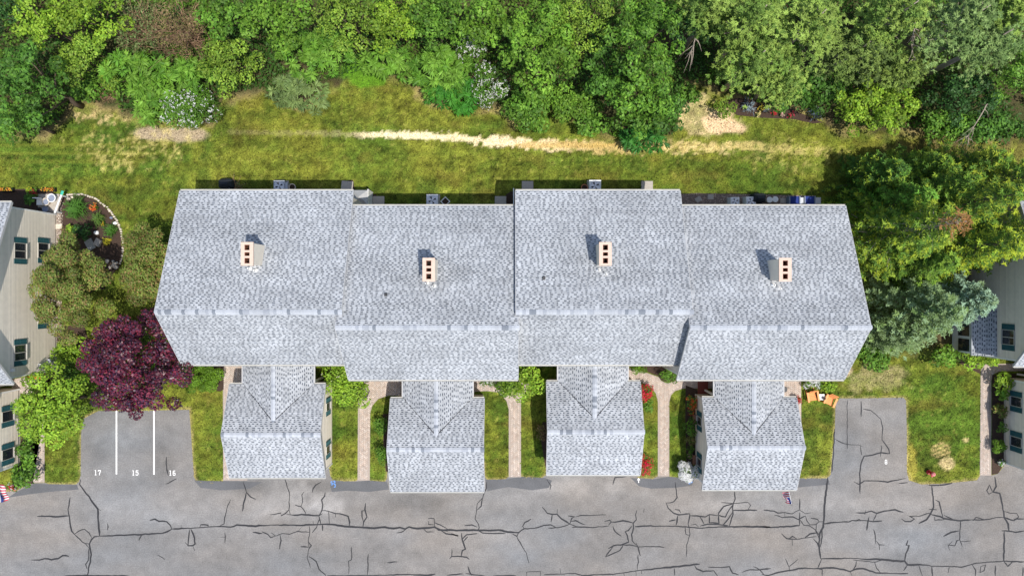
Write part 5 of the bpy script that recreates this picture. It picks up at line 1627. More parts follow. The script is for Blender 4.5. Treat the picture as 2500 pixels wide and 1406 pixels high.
C_(2155, 415, 6.5, 2.1, "shadowed spruce nearest the rear lawn", seed=8, tints=((.07, .16, .022), (.09, .20, .025), (.05, .11, .02)), tipf=.25)
C_(2400, 385, 8.5, 2.5, "spruce on the right at the back of the clump", seed=9, tips=((.28, .34, .03),), tipf=.4)
C_(2260, 395, 7, 1.9, "small spruce at the back of the clump near the big rounded shrub", seed=10, tipf=.3)
C_(2500, 420, 10, 2.8, "spruce cut by the right edge above the tall olive-green one", seed=14, tips=((.30, .37, .03),), tipf=.45)
C_(2530, 560, 11, 2.8, "spruce cut by the right edge over the house wall", seed=15, tips=((.36, .43, .03),), tipf=.6)
BL = ((.13, .19, .09), (.17, .24, .12), (.09, .14, .06))
C_(2285, 765, 8.5, 3.3, "broad blue-green spruce in front of the spruce clump", seed=11, tints=((.13, .21, .06), (.17, .25, .08), (.10, .16, .05)), tips=((.26, .38, .19), (.22, .32, .13)), tipf=.6, nb=120)
C_(2368, 735, 7, 2.3, "silvery blue spruce against the right-hand house", seed=12, tints=BL, tips=((.30, .44, .30), (.26, .40, .26)), tipf=.8)
C_(2225, 815, 5.5, 1.9, "low blue-green spruce nearest the right parking bay", seed=13, dx=30, tints=((.14, .22, .07), (.18, .26, .09), (.11, .17, .06)), tips=((.20, .28, .12),), tipf=.5)
twiggy('dry_shrub', 2130, 560, 28, 110, 1.8, "dry brown stems in the gap beside the rightmost townhouse", seed=5, n=90, leaves=200)
broadleaf('shrub', 2135, 690, 26, 45, 1.6, 'pale', "pale shrub in the gap beside the rightmost townhouse", 'shrub', seed=38, gap=.3)
broadleaf('ground_cover', 2128, 862, 48, 34, .45, 'mid', "low green ground cover beside the rightmost townhouse's front corner", 'plant', seed=39)

# ---- trees and hedges around the houses
broadleaf('plum_tree', 346, 886, 134, 128, 6.2, 'purple', "purple-leaved tree beside the leftmost townhouse", seed=40, lumps=1.25)
broadleaf('ornamental_tree', 180, 702, 90, 118, 5.6, 'olive', "olive-brown round tree against the left house wall", seed=41, lumps=1.2, dens=1.5)
broadleaf('ornamental_tree', 368, 640, 60, 100, 4.4, 'olive', "olive-green tree hugging the leftmost townhouse's side", seed=42, lumps=1.1, dens=1.5)
broadleaf('lime_tree', 140, 985, 90, 92, 5.2, 'lime', "lime-green tree left of the numbered parking bays", seed=43, lumps=1.2)
broadleaf('lime_shrub', 178, 862, 40, 32, 1.6, 'lime', "lime-yellow shrub wedged between the olive and purple trees", 'shrub', seed=44)
broadleaf('green_shrub', 200, 905, 45, 26, 1.8, 'mid', "green shrub behind the lime tree near the purple tree", 'shrub', seed=45)
broadleaf('round_hedge', 492, 922, 52, 38, 1.5, 'box', "clipped round green hedge left of the first garage", 'hedge', seed=46, lumps=2.5, flat=.5, zc=.7, dens=1.3)
broadleaf('door_shrub', 835, 925, 52, 44, 2.3, 'lime', "leafy bright shrub with few blossoms between the first garage and second townhouse", 'shrub', seed=47, flowers=([(.75, .68, .55)], 10, .08))
broadleaf('door_shrub', 872, 955, 36, 34, 1.8, 'lime', "lower bright shrub overhanging the curved path by the first garage", 'shrub', seed=48)
broadleaf('door_shrub', 1280, 930, 50, 38, 2.4, 'lime', "bright shrub in the corner between second and third townhouse fronts", 'shrub', seed=49)
broadleaf('door_shrub', 1235, 942, 28, 20, 1.3, 'bright', "green shrub beside the white flowers at the second house's door", 'shrub', seed=50)
broadleaf('flower_shrub', 1195, 934, 22, 9, .8, 'shrub', "small shrub with white flowers under the second townhouse's eave", 'shrub', seed=51, flowers=([(.75, .75, .75)], 50, .05))
broadleaf('round_bush', 935, 1040, 16, 24, 1.1, 'shrub', "upper of two round bushes beside the second garage", 'shrub', seed=52)
broadleaf('round_bush', 935, 1108, 15, 24, 1.1, 'shrub', "lower of two round bushes beside the second garage", 'shrub', seed=53)
RED = [(.62, .02, .06), (.72, .04, .10), (.55, .02, .03)]
broadleaf('red_azalea', 1572, 957, 20, 20, 1.0, 'shrub', "red azalea by the third garage at the curve of the forked path", 'shrub', seed=54, flowers=(RED, 260, .07))
broadleaf('red_azalea', 1571, 1128, 15, 24, 1.0, 'shrub', "red azalea by the third garage near the asphalt", 'shrub', seed=55, flowers=(RED, 220, .07))
broadleaf('green_bush', 1578, 988, 14, 16, .8, 'bright', "bright green bush just below the upper red azalea", 'shrub', seed=56)
broadleaf('door_bush', 1560, 897, 18, 12, 1.2, 'box', "rounded bush under the third townhouse's eave beside the forked path", 'shrub', seed=57, lumps=2)
broadleaf('door_bush', 1632, 916, 24, 16, 1.2, 'shrub', "rounded bush below the rightmost townhouse's side wall", 'shrub', seed=58, lumps=2)
broadleaf('rusty_bush', 1322, 1052, 12, 18, .8, 'tan', "rusty red-brown bush beside the third garage's shaded wall", 'shrub', seed=59)
ORG = [(.65, .10, .03), (.60, .05, .03), (.75, .25, .06)]
broadleaf('orange_flower_bush', 1690, 985, 15, 22, .9, 'shrub', "orange-red flowering bush at the rightmost garage's rear corner", 'shrub', seed=60, flowers=(ORG, 110, .06))
broadleaf('green_bush', 1685, 1042, 15, 20, .9, 'shrub', "large green bush in the bed along the rightmost garage", 'shrub', seed=61)
broadleaf('green_bush', 1685, 1072, 11, 12, .6, 'olive', "olive green bush in the middle of the rightmost garage's bed", 'shrub', seed=62)
broadleaf('green_bush', 1686, 1096, 8, 9, .5, 'shrub', "smallest green bush in the rightmost garage's bed", 'shrub', seed=63)
broadleaf('pink_flower', 1683, 1112, 6, 6, .3, 'shrub', "little pink flower plant above the white azalea", 'plant', seed=64, flowers=([(.75, .35, .45)], 14, .05))
WHT = [(.80, .80, .78), (.76, .76, .74)]
broadleaf('white_azalea', 1676, 1148, 22, 24, 1.1, 'shrub', "white azalea in full bloom at the rightmost garage's front corner", 'shrub', seed=65, flowers=(WHT, 900, .075))
broadleaf('white_flower_bush', 1985, 933, 24, 10, .8, 'shrub', "white-flowered bush under the rightmost townhouse's front eave", 'shrub', seed=66, flowers=(WHT, 170, .06))
broadleaf('green_bush', 2020, 942, 22, 13, .7, 'lime', "bright green bush behind the right orange chair", 'shrub', seed=67)
broadleaf('red_flower_pot', 1947, 976, 5, 10, .8, 'shrub', "red potted geranium at the rightmost garage's rear right corner", 'plant', seed=68, flowers=(RED, 60, .06))
broadleaf('round_bush', 2446, 930, 25, 22, 1.3, 'lime', "largest round bush beside the right-hand brick path", 'shrub', seed=69, lumps=1.6)
broadleaf('round_bush', 2446, 962, 15, 13, .9, 'bright', "green bush directly below the largest round bush at right", 'shrub', seed=70)
broadleaf('round_bush', 2441, 1003, 15, 18, .9, 'olive', "olive bush in the middle of the right garage's bed", 'shrub', seed=71)
broadleaf('round_bush', 2445, 1042, 12, 14, .8, 'shrub', "small green bush between olive bush and lowest bush at right", 'shrub', seed=72)
broadleaf('round_bush', 2438, 1090, 15, 15, .9, 'box', "lowest round bush in the right garage's bed", 'shrub', seed=73, lumps=2)
broadleaf('white_flower', 2443, 1128, 7, 8, .4, 'shrub', "small white flower plant at the right garage's front corner", 'plant', seed=74, flowers=(WHT, 40, .05))
broadleaf('bay_bush', 2300, 868, 34, 24, 1.2, 'bright', "broad bush left of the shingled bay at the right", 'shrub', seed=75)
broadleaf('bay_bush', 2375, 880, 26, 20, 1.2, 'lime', "rounded lime bush in front of the shingled bay", 'shrub', seed=76)
broadleaf('bay_bush', 2415, 880, 22, 12, .9, 'lime', "low lime bush at the top of the right-hand path", 'shrub', seed=77)
broadleaf('corner_bush', 60, 1162, 32, 26, 1.5, 'mid', "big rounded bush at the left garage's front corner", 'shrub', seed=78)
broadleaf('corner_bush', 66, 1110, 18, 42, 1.3, 'mid', "upright green bush between the left garage and the brick path", 'shrub', seed=79)
broadleaf('flower_pot_plant', 37, 1187, 12, 10, .7, 'shrub', "red and white flowers at the left garage's front corner", 'plant', seed=80, flowers=(RED + WHT, 70, .06))

# ---- left flower bed
lily('daylily', 186, 508, 30, .75, "large clump of strap leaves at the top of the stone-edged bed", 1, n=220)
lily('daylily', 240, 533, 18, .55, "paler daylily clump in the middle of the stone-edged bed", 2, tints=((.11, .19, .03), (.08, .17, .03)), n=110)
lily('daylily', 271, 563, 17, .5, "green clump near the right stones of the stone-edged bed", 3, n=110)
lily('yellow_clump', 261, 590, 10, .35, "bright yellow clump in the stone-edged bed", 4, tints=((.60, .50, .03), (.55, .52, .05)), n=90)
lily('tulips', 233, 507, 9, .4, "orange and red tulips beside the large strap-leaf clump", 5, n=30, flowers=(ORG + [(.75, .4, .05)], 22, .09))
lily('yellow_flower', 253, 546, 6, .3, "single yellow flower right of the paler daylily", 6, n=16, flowers=([(.8, .55, .05)], 6, .08))
broadleaf('lime_shrub', 178, 564, 15, 12, .7, 'lime', "small lime shrub at the lower left of the stone-edged bed", 'shrub', seed=81)
broadleaf('dark_shrub', 203, 567, 22, 16, .9, 'deep', "small dark shrub above the olive round tree", 'shrub', seed=82)
broadleaf('red_shrub', 160, 562, 9, 9, .4, 'tan', "reddish low plant by the pebble strip", 'plant', seed=83)

rs = random.Random(11)


def rock(name, px, py, r, h, label, mt, group=None, seed=0, z=.0):
    q = random.Random(seed)
    x, y, _ = G(px, py)
    m = MB(); n = 8
    ring = []
    prof = [(.8, 0), (1.0, .35), (.85, .75), (.45, 1.0)]
    base = [q.uniform(.75, 1.2) for _ in range(n)]
    for rr, zz in prof:
        ring.append([(x + r * rr * base[k] * math.cos(k * 6.283 / n), y + r * rr * base[k] * .85 * math.sin(k * 6.283 / n), z + h * zz * q.uniform(.9, 1.1)) for k in range(n)])
    vs = [p for rg in ring for p in rg]
    fs = []
    for i in range(len(prof) - 1):
        for k in range(n): fs.append((i * n + k, i * n + (k + 1) % n, (i + 1) * n + (k + 1) % n, (i + 1) * n + k))
    fs.append(tuple(range((len(prof) - 1) * n, len(prof) * n)))
    m.faces(vs, fs)
    o = m.build(name, mt, None, origin=(x, y, 0))
    return tag(o, label, 'rock', group)


edge = [(166, 476), (200, 474), (232, 484), (262, 506), (284, 534), (297, 566), (302, 600), (300, 628), (292, 648)]
ew = gpoly(edge); acc = []
for i in range(len(ew) - 1):
    a, b = Vector(ew[i]), Vector(ew[i + 1]); n = max(1, round((b - a).length / .17))
    acc += [a.lerp(b, k / n) for k in range(n)]
for i, p in enumerate(acc):
    px, py = p.x * F / H + 1250, 703 - p.y * F / H
    rock('edging_stone', px + rs.uniform(-1, 1), py + rs.uniform(-1, 1), rs.uniform(.075, .105), .13, "pale rounded stone in the curved edging of the flower bed", M_stone, 'edging stones of the flower bed', i, .0)
for i in range(14):
    rock('edging_stone', 274 + rs.uniform(-12, 14), 645 + rs.uniform(-9, 9), rs.uniform(.09, .14), .14, "pale stone in the loose heap at the bed's lower end", M_stone, 'loose stones below the flower bed', 100 + i)
rock('white_rock', 238, 568, .20, .22, "white rock in the middle of the stone-edged bed", M_white, None, 201, .03)
rock('white_rock', 283, 545, .15, .2, "white round rock beside the right edging of the bed", M_white, None, 202, .03)
rock('blue_rock', 274, 532, .12, .2, "small blue-grey ornament near the right edging of the bed", M_greyc, None, 203, .03)
rock('round_stone', 170, 486, .16, .2, "pale round stone at the bed's upper left corner", M_stone, None, 204, .03)
rock('round_stone', 178, 482, .11, .15, "smaller pale stone touching the bed's upper left round stone", M_stone, None, 205, .03)


def slab(name, px, py, sx, sy, h, rot, label, mt, cat='slab', z0=.0, group=None):
    x, y, _ = G(px, py, z0 + h)
    m = MB(); m.box(x, y, z0, sx, sy, h, rot)
    m.box(x, y, z0 + h, sx - .03, sy - .03, .008, rot)
    o = m.build(name, mt, None, origin=(x, y, 0))
    return tag(o, label, cat, group)


slab('garden_slab', 219, 597, .55, .75, .10, .5, "grey flat stone slab leaning beside the olive round tree", M_greystone, z0=.03)
slab('garden_slab', 237, 592, .42, .50, .22, -.5, "taupe stone slab beside the yellow clump", M_concrete, z0=.03)
slab('splash_block', 142, 553, .55, .35, .10, .1, "pale splash block against the left house wall", M_stone, z0=.02)

# ---- left terrace behind the neighbouring house
slab('terrace', 118, 496, 1.5, 1.3, .06, 0, "small concrete terrace with pots behind the left house", M_concrete, 'terrace', z0=.035)
x, y, _ = G(93, 492, .6)
t = thing('garden_chair', (x, y, 0), "white plastic chair on the terrace behind the left house", 'chair')
m = MB(); m.box(x, y, .38, .46, .46, .05); m.build('seat', M_white, t)
m = MB(); m.box(x, y + .22, .43, .46, .05, .45); m.build('backrest', M_white, t)
for sx in (-1, 1):
    for sy in (-1, 1):
        m = MB(); m.box(x + sx * .2, y + sy * .2, .1, .045, .045, .28); m.build('leg', M_white, t)


def pot(px, py, r, h, label, mt, soil=True, z0=.0, cat='pot'):
    x, y, _ = G(px, py, h)
    t = thing('plant_pot', (x, y, z0), label, cat)
    m = MB(); m.lathe(x, y, [(r * .7, z0), (r * .95, z0 + h * .9), (r * 1.05, z0 + h * .9), (r * 1.05, z0 + h), (r * .86, z0 + h), (r * .80, z0 + h * .75)], 16)
    m.build('body', mt, t, smooth=False)
    m = MB(); m.lathe(x, y, [(r * .83, z0 + h * .80), (.01, z0 + h * .82)], 14); m.build('soil', M_soil if soil else M_greyc, t)
    return t


pot(113, 493, .26, .42, "cream round pot beside the white terrace chair", M_stone, False, .1)
pot(127, 484, .30, .40, "white round tub by the white rail", M_white, False, .1)
pot(112, 511, .20, .32, "grey watering pot below the white tub", M_greyc, False, .1)
pot(98, 512, .16, .25, "dark pot left of the grey watering pot", M_black, True, .1)
a, b = G(133, 520, .8), G(153, 466, .8)
t = thing('terrace_rail', (a[0], a[1], 0), "slanting white rail with a teal end beside the terrace", 'rail')
m = MB(); m.tube([a, Vector(a).lerp(Vector(b), .82)], [.07, .07], 4); m.build('rail', M_white, t)
m = MB(); m.tube([Vector(a).lerp(Vector(b), .825), b], [.10, .10], 4); m.build('end', M_teal, t)
for f in (.05, .78):
    p = Vector(a).lerp(Vector(b), f); m = MB(); m.box(p.x, p.y, 0, .08, .08, .72); m.build('post', M_white, t)
for i, (px, w, lab) in enumerate(((15, .9, "planter of orange flowers at the far left of the terrace bed"), (118, .9, "planter of orange and yellow flowers left of the teal rail end"))):
    x, y, _ = G(px, 463, .3)
    t = thing('flower_planter', (x, y, 0), lab, 'planter')
    m = MB(); m.box(x, y, .03, w, .28, .24); m.build('box', M_black, t)
    q = np.random.default_rng(60 + i); n = 60
    P = np.stack([x + q.uniform(-w / 2, w / 2, n), y + q.uniform(-.13, .13, n), q.uniform(.27, .42, n)], 1)
    leaf_mesh('leaves', leaf_arrays(P, rdir(n, q, .2), .1, .06, q), np.tile([.07, .17, .02], (n, 1)), M_leaf, t)
    n = 70
    P = np.stack([x + q.uniform(-w / 2, w / 2, n), y + q.uniform(-.13, .13, n), q.uniform(.36, .46, n)], 1)
    leaf_mesh('blossoms', leaf_arrays(P, rdir(n, q, .4), .09, .08, q), np.array([(.7, .12, .03), (.75, .35, .05), (.75, .5, .06)])[q.integers(0, 3, n)], M_petal, t)
broadleaf('red_flower', 83, 470, 9, 8, .5, 'shrub', "deep red flower plant between the two planters", 'plant', seed=84, flowers=([(.45, .02, .05)], 40, .07))
broadleaf('yellow_flower', 73, 466, 6, 6, .4, 'lime', "yellow flower plant left of the deep red one", 'plant', seed=85, flowers=([(.7, .6, .05)], 14, .06))
broadleaf('dark_bush', 74, 486, 11, 14, .8, 'dark', "dark rounded bush left of the white terrace chair", 'shrub', seed=86)
x, y, _ = G(80, 922, .5)
t = thing('flower_planter', (x, y, 0), "planter of orange-red flowers at the left house's front corner", 'planter')
m = MB(); m.box(x, y, .0, .95, .28, .35, .1); m.build('box', M_clay, t)
q = np.random.default_rng(77); n = 120
P = np.stack([x + q.uniform(-.48, .48, n), y + q.uniform(-.15, .15, n), q.uniform(.36, .5, n)], 1)
leaf_mesh('blossoms', leaf_arrays(P, rdir(n, q, .4), .11, .09, q), np.array([(.7, .10, .02), (.75, .28, .03), (.7, .45, .03)])[q.integers(0, 3, n)], M_petal, t)

# ---- small flower bed before the pines
for i, (px, py, kind, fl, lab) in enumerate(((1828, 262, 'sil', None, "silvery spiky plant at the left of the small flower bed"), (1992, 275, 'sil', None, "silvery spiky plant at the right of the small flower bed"),
        (1857, 264, 'y', [(.8, .6, .08)], "yellow flowers at the middle of the small flower bed"), (1850, 280, 'y', [(.8, .7, .3)], "pale yellow flowers at the front of the small flower bed"),
        (1890, 278, 'r', [(.6, .05, .06)], "first of the dark red flowers in the small flower bed"), (1908, 280, 'r', [(.7, .45, .4)], "pinkish flowers in the middle of the small flower bed"), (1930, 282, 'r', [(.5, .05, .08)], "last of the dark red flowers, right end of the small flower bed"),
        (1872, 268, 'r', [(.78, .78, .78)], "white flowers between the yellow and red ones"))):
    if kind == 'sil': lily('silver_grass', px, py, 18, .5, lab, 40 + i, tints=((.30, .36, .38), (.22, .30, .34)), n=70, lw=.03)
    else: lily('bedding_flower', px, py, 7, .28, lab, 40 + i, n=24, flowers=(fl, 12, .09))

# ---------------------------------------------------------------- things behind the houses
def ac_unit(px, py, label, s=.78, mt=None):
    hgt = .78
    x, y, _ = G(px, py, hgt)
    t = thing('air_conditioner', (x, y, 0), label, 'air conditioner', 'air conditioners behind the houses')
    m = MB(); m.box(x, y, 0, s + .15, s + .15, .06); m.build('pad', M_concrete, t)
    m = MB(); m.box(x, y, .06, s, s, hgt - .10); m.build('body', mt or M_metal, t)
    m = MB(); m.lathe(x, y, [(s * .42, hgt - .04), (s * .46, hgt), (s * .40, hgt + .01), (s * .38, hgt - .03)], 20); m.build('fan_ring', M_lightmetal, t)
    m = MB(); m.lathe(x, y, [(s * .375, hgt - .035), (.01, hgt - .034)], 20); m.build('fan_well', M_sootdark, t)  # black disc stands in for the shade below the fan
    for k in range(4):
        a = k * 1.571 + .4; m = MB()
        m.poly([(x + .05 * math.cos(a), y + .05 * math.sin(a), hgt - .015), (x + s * .34 * math.cos(a - .28), y + s * .34 * math.sin(a - .28), hgt - .02), (x + s * .34 * math.cos(a + .28), y + s * .34 * math.sin(a + .28), hgt - .01)])
        m.build('blade', M_black, t)
    m = MB()
    m.lathe(x, y, [(.07, hgt - .02), (.05, hgt + .02)], 10); m.build('hub', M_lightmetal, t)
    return t


ac_unit(681, 454, "grey air conditioner behind the leftmost townhouse")
ac_unit(1055, 489, "pale air conditioner behind the second townhouse", .82, M_lightmetal)
ac_unit(1453, 454, "white air conditioner behind the third townhouse", .84, M_white)
ac_unit(1795, 492, "left of two white air conditioners behind the rightmost townhouse", .62, M_white)
ac_unit(1834, 492, "right of two white air conditioners, next to the covered grill", .68, M_white)
slab('utility_box', 696, 454, .36, .5, .65, 0, "grey utility box right of the leftmost air conditioner", M_metal, 'box')
pot(713, 457, .24, .4, "round cream-rimmed planter behind the leftmost townhouse", M_stone, True)
pot(1427, 458, .24, .35, "round planter left of the white air conditioner", M_clay, True)
x, y, _ = G(1087, 492, .4)
t = thing('planter_bowl', (x, y, 0), "pointed-rim white planter right of the second house's air conditioner", 'planter')
m = MB(); m.lathe(x, y, [(.2, 0), (.33, .35), (.36, .40), (.30, .40), (.26, .30)], 4); m.build('body', M_white, t)
m = MB(); m.lathe(x, y, [(.28, .33), (.01, .34)], 4); m.build('soil', M_soil, t)
STEP = 'door steps behind the houses'
for px, py, rot, lab in ((847, 455, -.1, "tilted dark concrete step at the rear right corner of the leftmost house"), (924, 492, 0, "concrete step at the rear left of the second house"), (1222, 492, 0, "concrete step at the rear right of the second house"),
                         (1288, 455, 0, "concrete step at the rear left of the third house"), (1580, 455, 0, "concrete step at the rear right of the third house")):
    slab('door_step', px, py, .82, .75, .15, rot, lab, M_concrete, 'step', group=STEP)
for px, py, rot, lab in ((1705, 487, .6, "tilted flat stepping stone on the brown pebble strip"), (1735, 481, 0, "square stepping stone on the brown pebble strip"), (1912, 490, 0, "pale stepping stone beside the blue loungers")):
    slab('stepping_stone', px, py, .42, .36, .05, rot, lab, M_concrete, 'stone', z0=.02)


def covered_grill(px, py, rot, label, w=.95):
    x, y, _ = G(px, py, 1.0)
    t = thing('covered_grill', (x, y, 0), label, 'grill', 'covered grills behind the houses')
    m = MB()
    secs = [(0, 1.0, 1.0), (.55, .98, .98), (.82, .93, .9), (1.0, .72, .62), (1.12, .55, .25)]
    ca, sa = math.cos(rot), math.sin(rot)
    vs = []
    q = random.Random(px)
    for z, kx, ky in secs:
        for dx, dy in ((-1, -.8), (-.6, -1), (.6, -1), (1, -.8), (1, .8), (.6, 1), (-.6, 1), (-1, .8)):
            a, b = dx * kx * w / 2 + q.uniform(-.012, .012), dy * ky * .36 + q.uniform(-.012, .012)
            vs.append((x + a * ca - b * sa, y + a * sa + b * ca, z))
    fs = [(i * 8 + k, i * 8 + (k + 1) % 8, i * 8 + 8 + (k + 1) % 8, i * 8 + 8 + k) for i in range(4) for k in range(8)] + [tuple(range(32, 40))]
    m.faces(vs, fs); m.build('cover', M_cover, t, smooth=False)
    m = MB()
    for d in (-.12, .12): m.tube([(x + d * ca, y + d * sa, .5), (x + d * ca - .02, y + d * sa + .39, .9)], .012, 4)
    m.build('strap', M_black, t)
    m = MB(); m.box(x + .22 * ca + .02, y - .34, .6, .05, .03, .14); m.build('clasp', M_lightmetal, t)
    return t


covered_grill(547, 447, .05, "black covered grill behind the leftmost townhouse", 1.0)
covered_grill(1857, 482, -.05, "black covered grill behind the rightmost townhouse", .9)
twiggy('dry_plant', 573, 455, 14, 12, .5, "small pale dried plant right of the leftmost covered grill", seed=8, n=30, leaves=90, kind='pale', cat='plant')


def stool(px, py, label):
    x, y, _ = G(px, py, .5)
    t = thing('stool', (x, y, 0), label, 'stool', 'white round stools')
    m = MB(); m.lathe(x, y, [(.20, .46), (.22, .49), (.20, .52), (.02, .525)], 16); m.build('seat', M_white, t)
    for k in range(4):
        a = k * 1.571 + .785; m = MB(); m.tube([(x + .14 * math.cos(a), y + .14 * math.sin(a), .46), (x + .20 * math.cos(a), y + .20 * math.sin(a), .02)], .018, 5); m.build('leg', M_metal, t)


stool(1879, 488, "white round stool next to the black covered grill")
stool(1893, 487, "white round stool nearer the blue cushioned chairs")
for px, lab in ((1939, "blue cushioned patio chair nearer the white stools"), (1976, "blue cushioned patio chair farther from the white stools")):
    x, y, _ = G(px, 490, .45)
    t = thing('patio_chair', (x, y, 0), lab, 'chair', 'blue patio chairs')
    m = MB(); m.box(x, y, .36, .62, .60, .12); m.build('seat', M_blue, t)
    m = MB(); m.box(x - .02, y - .32, .40, .62, .10, .48); m.build('backrest', M_blue, t)
    for sx in (-1, 1):
        m = MB(); m.box(x + sx * .36, y, .0, .07, .62, .58); m.build('armrest', M_greyc, t)
for px, lab in ((1957, "grey side table between the two blue patio chairs"), (1997, "grey side table at the right end of the blue chairs")):
    x, y, _ = G(px, 490, .45)
    t = thing('side_table', (x, y, 0), lab, 'table', 'grey side tables')
    m = MB(); m.box(x, y, .42, .4, .44, .04); m.build('table_top', M_metal, t)
    for sx in (-1, 1):
        for sy in (-1, 1):
            m = MB(); m.box(x + sx * .16, y + sy * .18, .02, .04, .04, .40); m.build('leg', M_greyc, t)

# small hipped canopy and white screens in the corners between the houses
x, y, _ = G(880, 482, 2.0)
t = thing('patio_canopy', (x, y, 0), "small pale hipped canopy in the corner behind the second townhouse", 'canopy')
m = MB(); s = .5
m.faces([(x - s, y - s, 1.95), (x + s, y - s, 1.95), (x + s, y + s, 1.95), (x - s, y + s, 1.95), (x, y, 2.5)], [(0, 1, 4), (1, 2, 4), (2, 3, 4), (3, 0, 4), (3, 2, 1, 0)]); m.build('canopy_top', M_drip, t)
m = MB(); m.tube([(x, y, 0), (x, y, 2.45)], .025, 8); m.build('pole', M_lightmetal, t)
m = MB(); m.lathe(x, y, [(.24, 0), (.24, .08), (.05, .1)], 14); m.build('base', M_concrete, t)
for px, py, lab in ((898, 487, "white privacy screen seen edge-on behind the second townhouse's left corner"), (1254, 485, "white privacy screen seen edge-on at the third townhouse's left corner")):
    x, y, _ = G(px, py, 1.7)
    t = thing('privacy_screen', (x, y, 0), lab, 'screen', 'white privacy screens')
    for k in range(6):
        m = MB(); m.box(x, y - .55 + k * .22, .05, .03, .205, 1.6); m.build('board', M_trim, t)
    m = MB(); m.box(x, y, 1.66, .07, 1.4, .05); m.build('top_rail', M_trim, t)
    for f in (-.68, .68):
        m = MB(); m.box(x, y + f, 0, .08, .08, 1.655); m.build('post', M_trim, t)

# ---------------------------------------------------------------- things in front
def adirondack(px, py, rot, label):
    x, y, _ = G(px, py, .4)
    t = thing('garden_chair', (x, y, 0), label, 'chair', 'orange garden chairs')
    ca, sa = math.cos(rot), math.sin(rot)
    def W(a, b, z): return (x + a * ca - b * sa, y + a * sa + b * ca, z)
    def plank(a0, a1, p, q, th=.022):
        lo = [W(a0, p[0], p[1]), W(a1, p[0], p[1]), W(a1, q[0], q[1]), W(a0, q[0], q[1])]
        m = MB(); m.hexa([(u, v, w - th) for u, v, w in lo], lo); return m
    # front is -b; seat slopes down to the back
    n = 5
    for k in range(n):
        b0 = -.28 + k * .105
        z0 = .38 - k * .028
        plank(-.27, .27, (b0, z0), (b0 + .095, z0 - .025)).build('seat_slat', M_orange, t)
    for k in range(5):
        a0 = -.27 + k * .11
        plank(a0, a0 + .10, (.22, .24), (.50, .92 + (.06 if k in (1, 2, 3) else 0)), .025).build('back_slat', M_orange, t)
    for s in (-1, 1):
        m = plank(s * .36 - .065, s * .36 + .065, (-.34, .56), (.36, .53), .03); m.build('armrest', M_orange, t)
        m = MB(); c0 = W(s * .33, -.27, 0); m.box(c0[0], c0[1], 0, .04, .09, .53, rot); m.build('leg', M_orange, t)
        m = plank(s * .29 - .018, s * .29 + .018, (-.28, .35), (.55, .06), .10); m.build('rear_leg', M_orange, t)
    return t


adirondack(1984, 968, .15, "orange slatted garden chair on the left of the little table")
adirondack(2026, 978, -.45, "orange slatted garden chair beside the right parking bay")
x, y, _ = G(2005, 969, .45)
t = thing('side_table', (x, y, 0), "small white table between the two orange garden chairs", 'table')
for k in range(4):
    m = MB(); m.box(x - .165 + k * .11, y, .42, .10, .42, .025, -.1); m.build('top_slat', M_white, t)
for sx in (-1, 1):
    for sy in (-1, 1):
        m = MB(); m.box(x + sx * .16, y + sy * .16, .0, .04, .04, .415); m.build('leg', M_white, t)
pot(2006, 970, .11, .16, "dark small pot on the white table", M_black, True, .445)

x, y, _ = G(2267, 1152)
t = thing('fire_hydrant', (x, y, 0), "red fire hydrant on the lawn near the asphalt", 'hydrant')
m = MB(); m.lathe(x, y, [(.17, 0), (.17, .05), (.12, .06), (.115, .50), (.16, .51), (.16, .56), (.13, .57)], 16); m.build('barrel', M_red, t, smooth=False)
m = MB(); m.lathe(x, y, [(.145, .571), (.135, .64), (.10, .70), (.05, .735), (.035, .74), (.035, .79), (.01, .795)], 16); m.build('bonnet', M_pink, t, smooth=True)
for a, r_ in ((0, .05), (math.pi, .05), (-math.pi / 2, .065)):
    m = MB(); d = Vector((math.cos(a), math.sin(a), 0)); c = Vector((x, y, .40)); m.tube([c + d * .10, c + d * .20], r_, 10); cp = m.build('outlet', M_red, t)
    m = MB(); m.tube([c + d * .201, c + d * .235], r_ * .8, 6); m.build('outlet_cap', M_pink, cp)


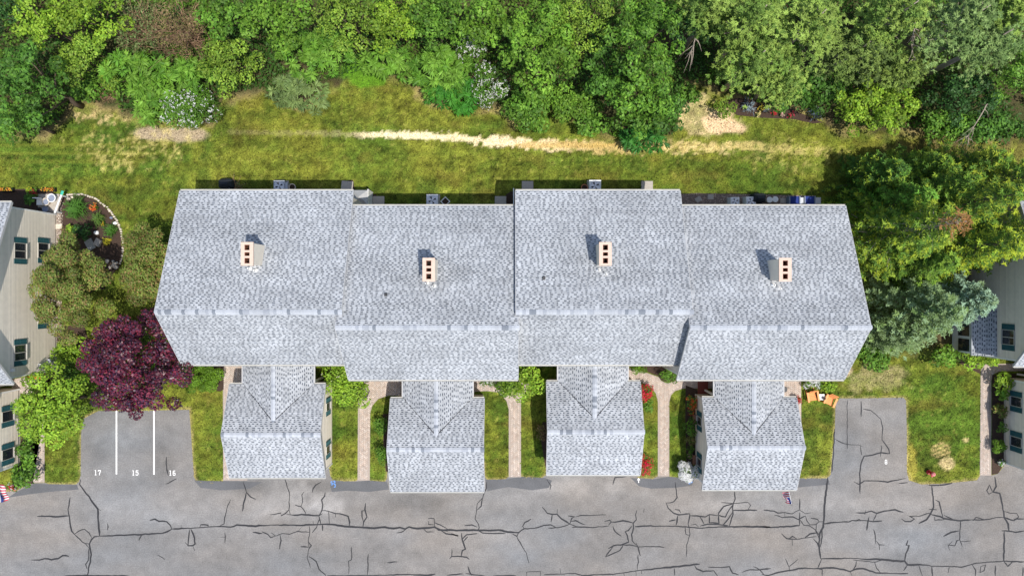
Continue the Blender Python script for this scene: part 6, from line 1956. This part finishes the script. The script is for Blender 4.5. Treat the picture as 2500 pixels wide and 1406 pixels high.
def flag(base, tip, label, drop=.62, lean=0.0):
    t = thing('flag', (base[0], base[1], 0), label, 'flag', 'small striped flags')
    m = MB(); m.tube([base, tip], .014, 6); m.build('pole', M_white, t)
    m = MB(); m.lathe(tip[0], tip[1], [(.01, tip[2] - .02), (.028, tip[2] + .005), (.01, tip[2] + .03)], 8); m.build('finial', M_brownbox, t)
    a, b = Vector(tip), Vector(tip).lerp(Vector(base), .62)
    d = (b - a); L = d.length; d.normalize(); s = Vector((d.y, -d.x, 0)).normalized()
    NS, NL = 13, 14
    # 13 stripes hang one beside the other along the pole, rippling
    def P(i, j):
        u, v = i / NS, j / NL
        rip = .07 * math.sin(v * 7 + u * 4) * v + .05 * math.sin(u * 9)
        return a + d * (L * u * (1 - .25 * v)) + s * (rip + lean * v * .5) + Vector((0, 0, -drop * v))
    for i in range(NS):
        j0 = 0 if i > 6 else 5
        m = MB(); vs = []
        for j in range(j0, NL + 1): vs += [tuple(P(i, j)), tuple(P(i + 1, j))]
        m.faces(vs, [(2 * q, 2 * q + 1, 2 * q + 3, 2 * q + 2) for q in range(NL - j0)])
        m.build('stripe', M_flagred if i % 2 == 0 else M_flagwhite, t)
    m = MB(); vs = []
    for j in range(0, 6):
        for i in range(0, 8): vs.append(tuple(P(i, j)))
    m.faces(vs, [(j * 8 + i, j * 8 + i + 1, j * 8 + 8 + i + 1, j * 8 + 8 + i) for j in range(5) for i in range(7)])
    m.build('canton', M_flagblue, t)
    return t


flag((18.95, -13.46, 2.15), G(1933, 1231, 2.55), "small striped flag on a pole at the rightmost garage's front", lean=-.5)
flag((-35.45, -12.67, 2.15), G(2, 1227, 2.6), "striped flag cut by the left edge in front of the left garage", lean=.25, drop=.5)
pot(1947, 976, .15, .25, "clay pot of the red geranium by the rightmost garage", M_clay, True)
x, y, _ = G(1920, 952, .8)
t = thing('wire_chair', (x, y, 0), "dark wire chair on the brick terrace by the rightmost garage", 'chair')
m = MB(); m.lathe(x, y, [(.21, .44), (.21, .46), (.19, .46), (.19, .445)], 14)
m.build('seat', M_black, t)
for k in range(4):
    a = k * 1.571 + .785; m = MB(); m.tube([(x + .17 * math.cos(a), y + .17 * math.sin(a), .445), (x + .22 * math.cos(a), y + .22 * math.sin(a), .03)], .011, 5); m.build('leg', M_black, t)
m = MB(); m.tube([(x - .2, y + .1, .45), (x - .2, y + .18, .85), (x, y + .24, .95), (x + .2, y + .18, .85), (x + .2, y + .1, .45)], .012, 5); m.build('backrest', M_black, t)
pot(1733, 960, .16, .3, "clay pot by the rightmost garage's entry", M_clay, True)
slab('door_mat', 1716, 946, .75, 1.1, .02, 0, "reddish brown mat at the rightmost garage's entry", M_door, 'mat', z0=.03)
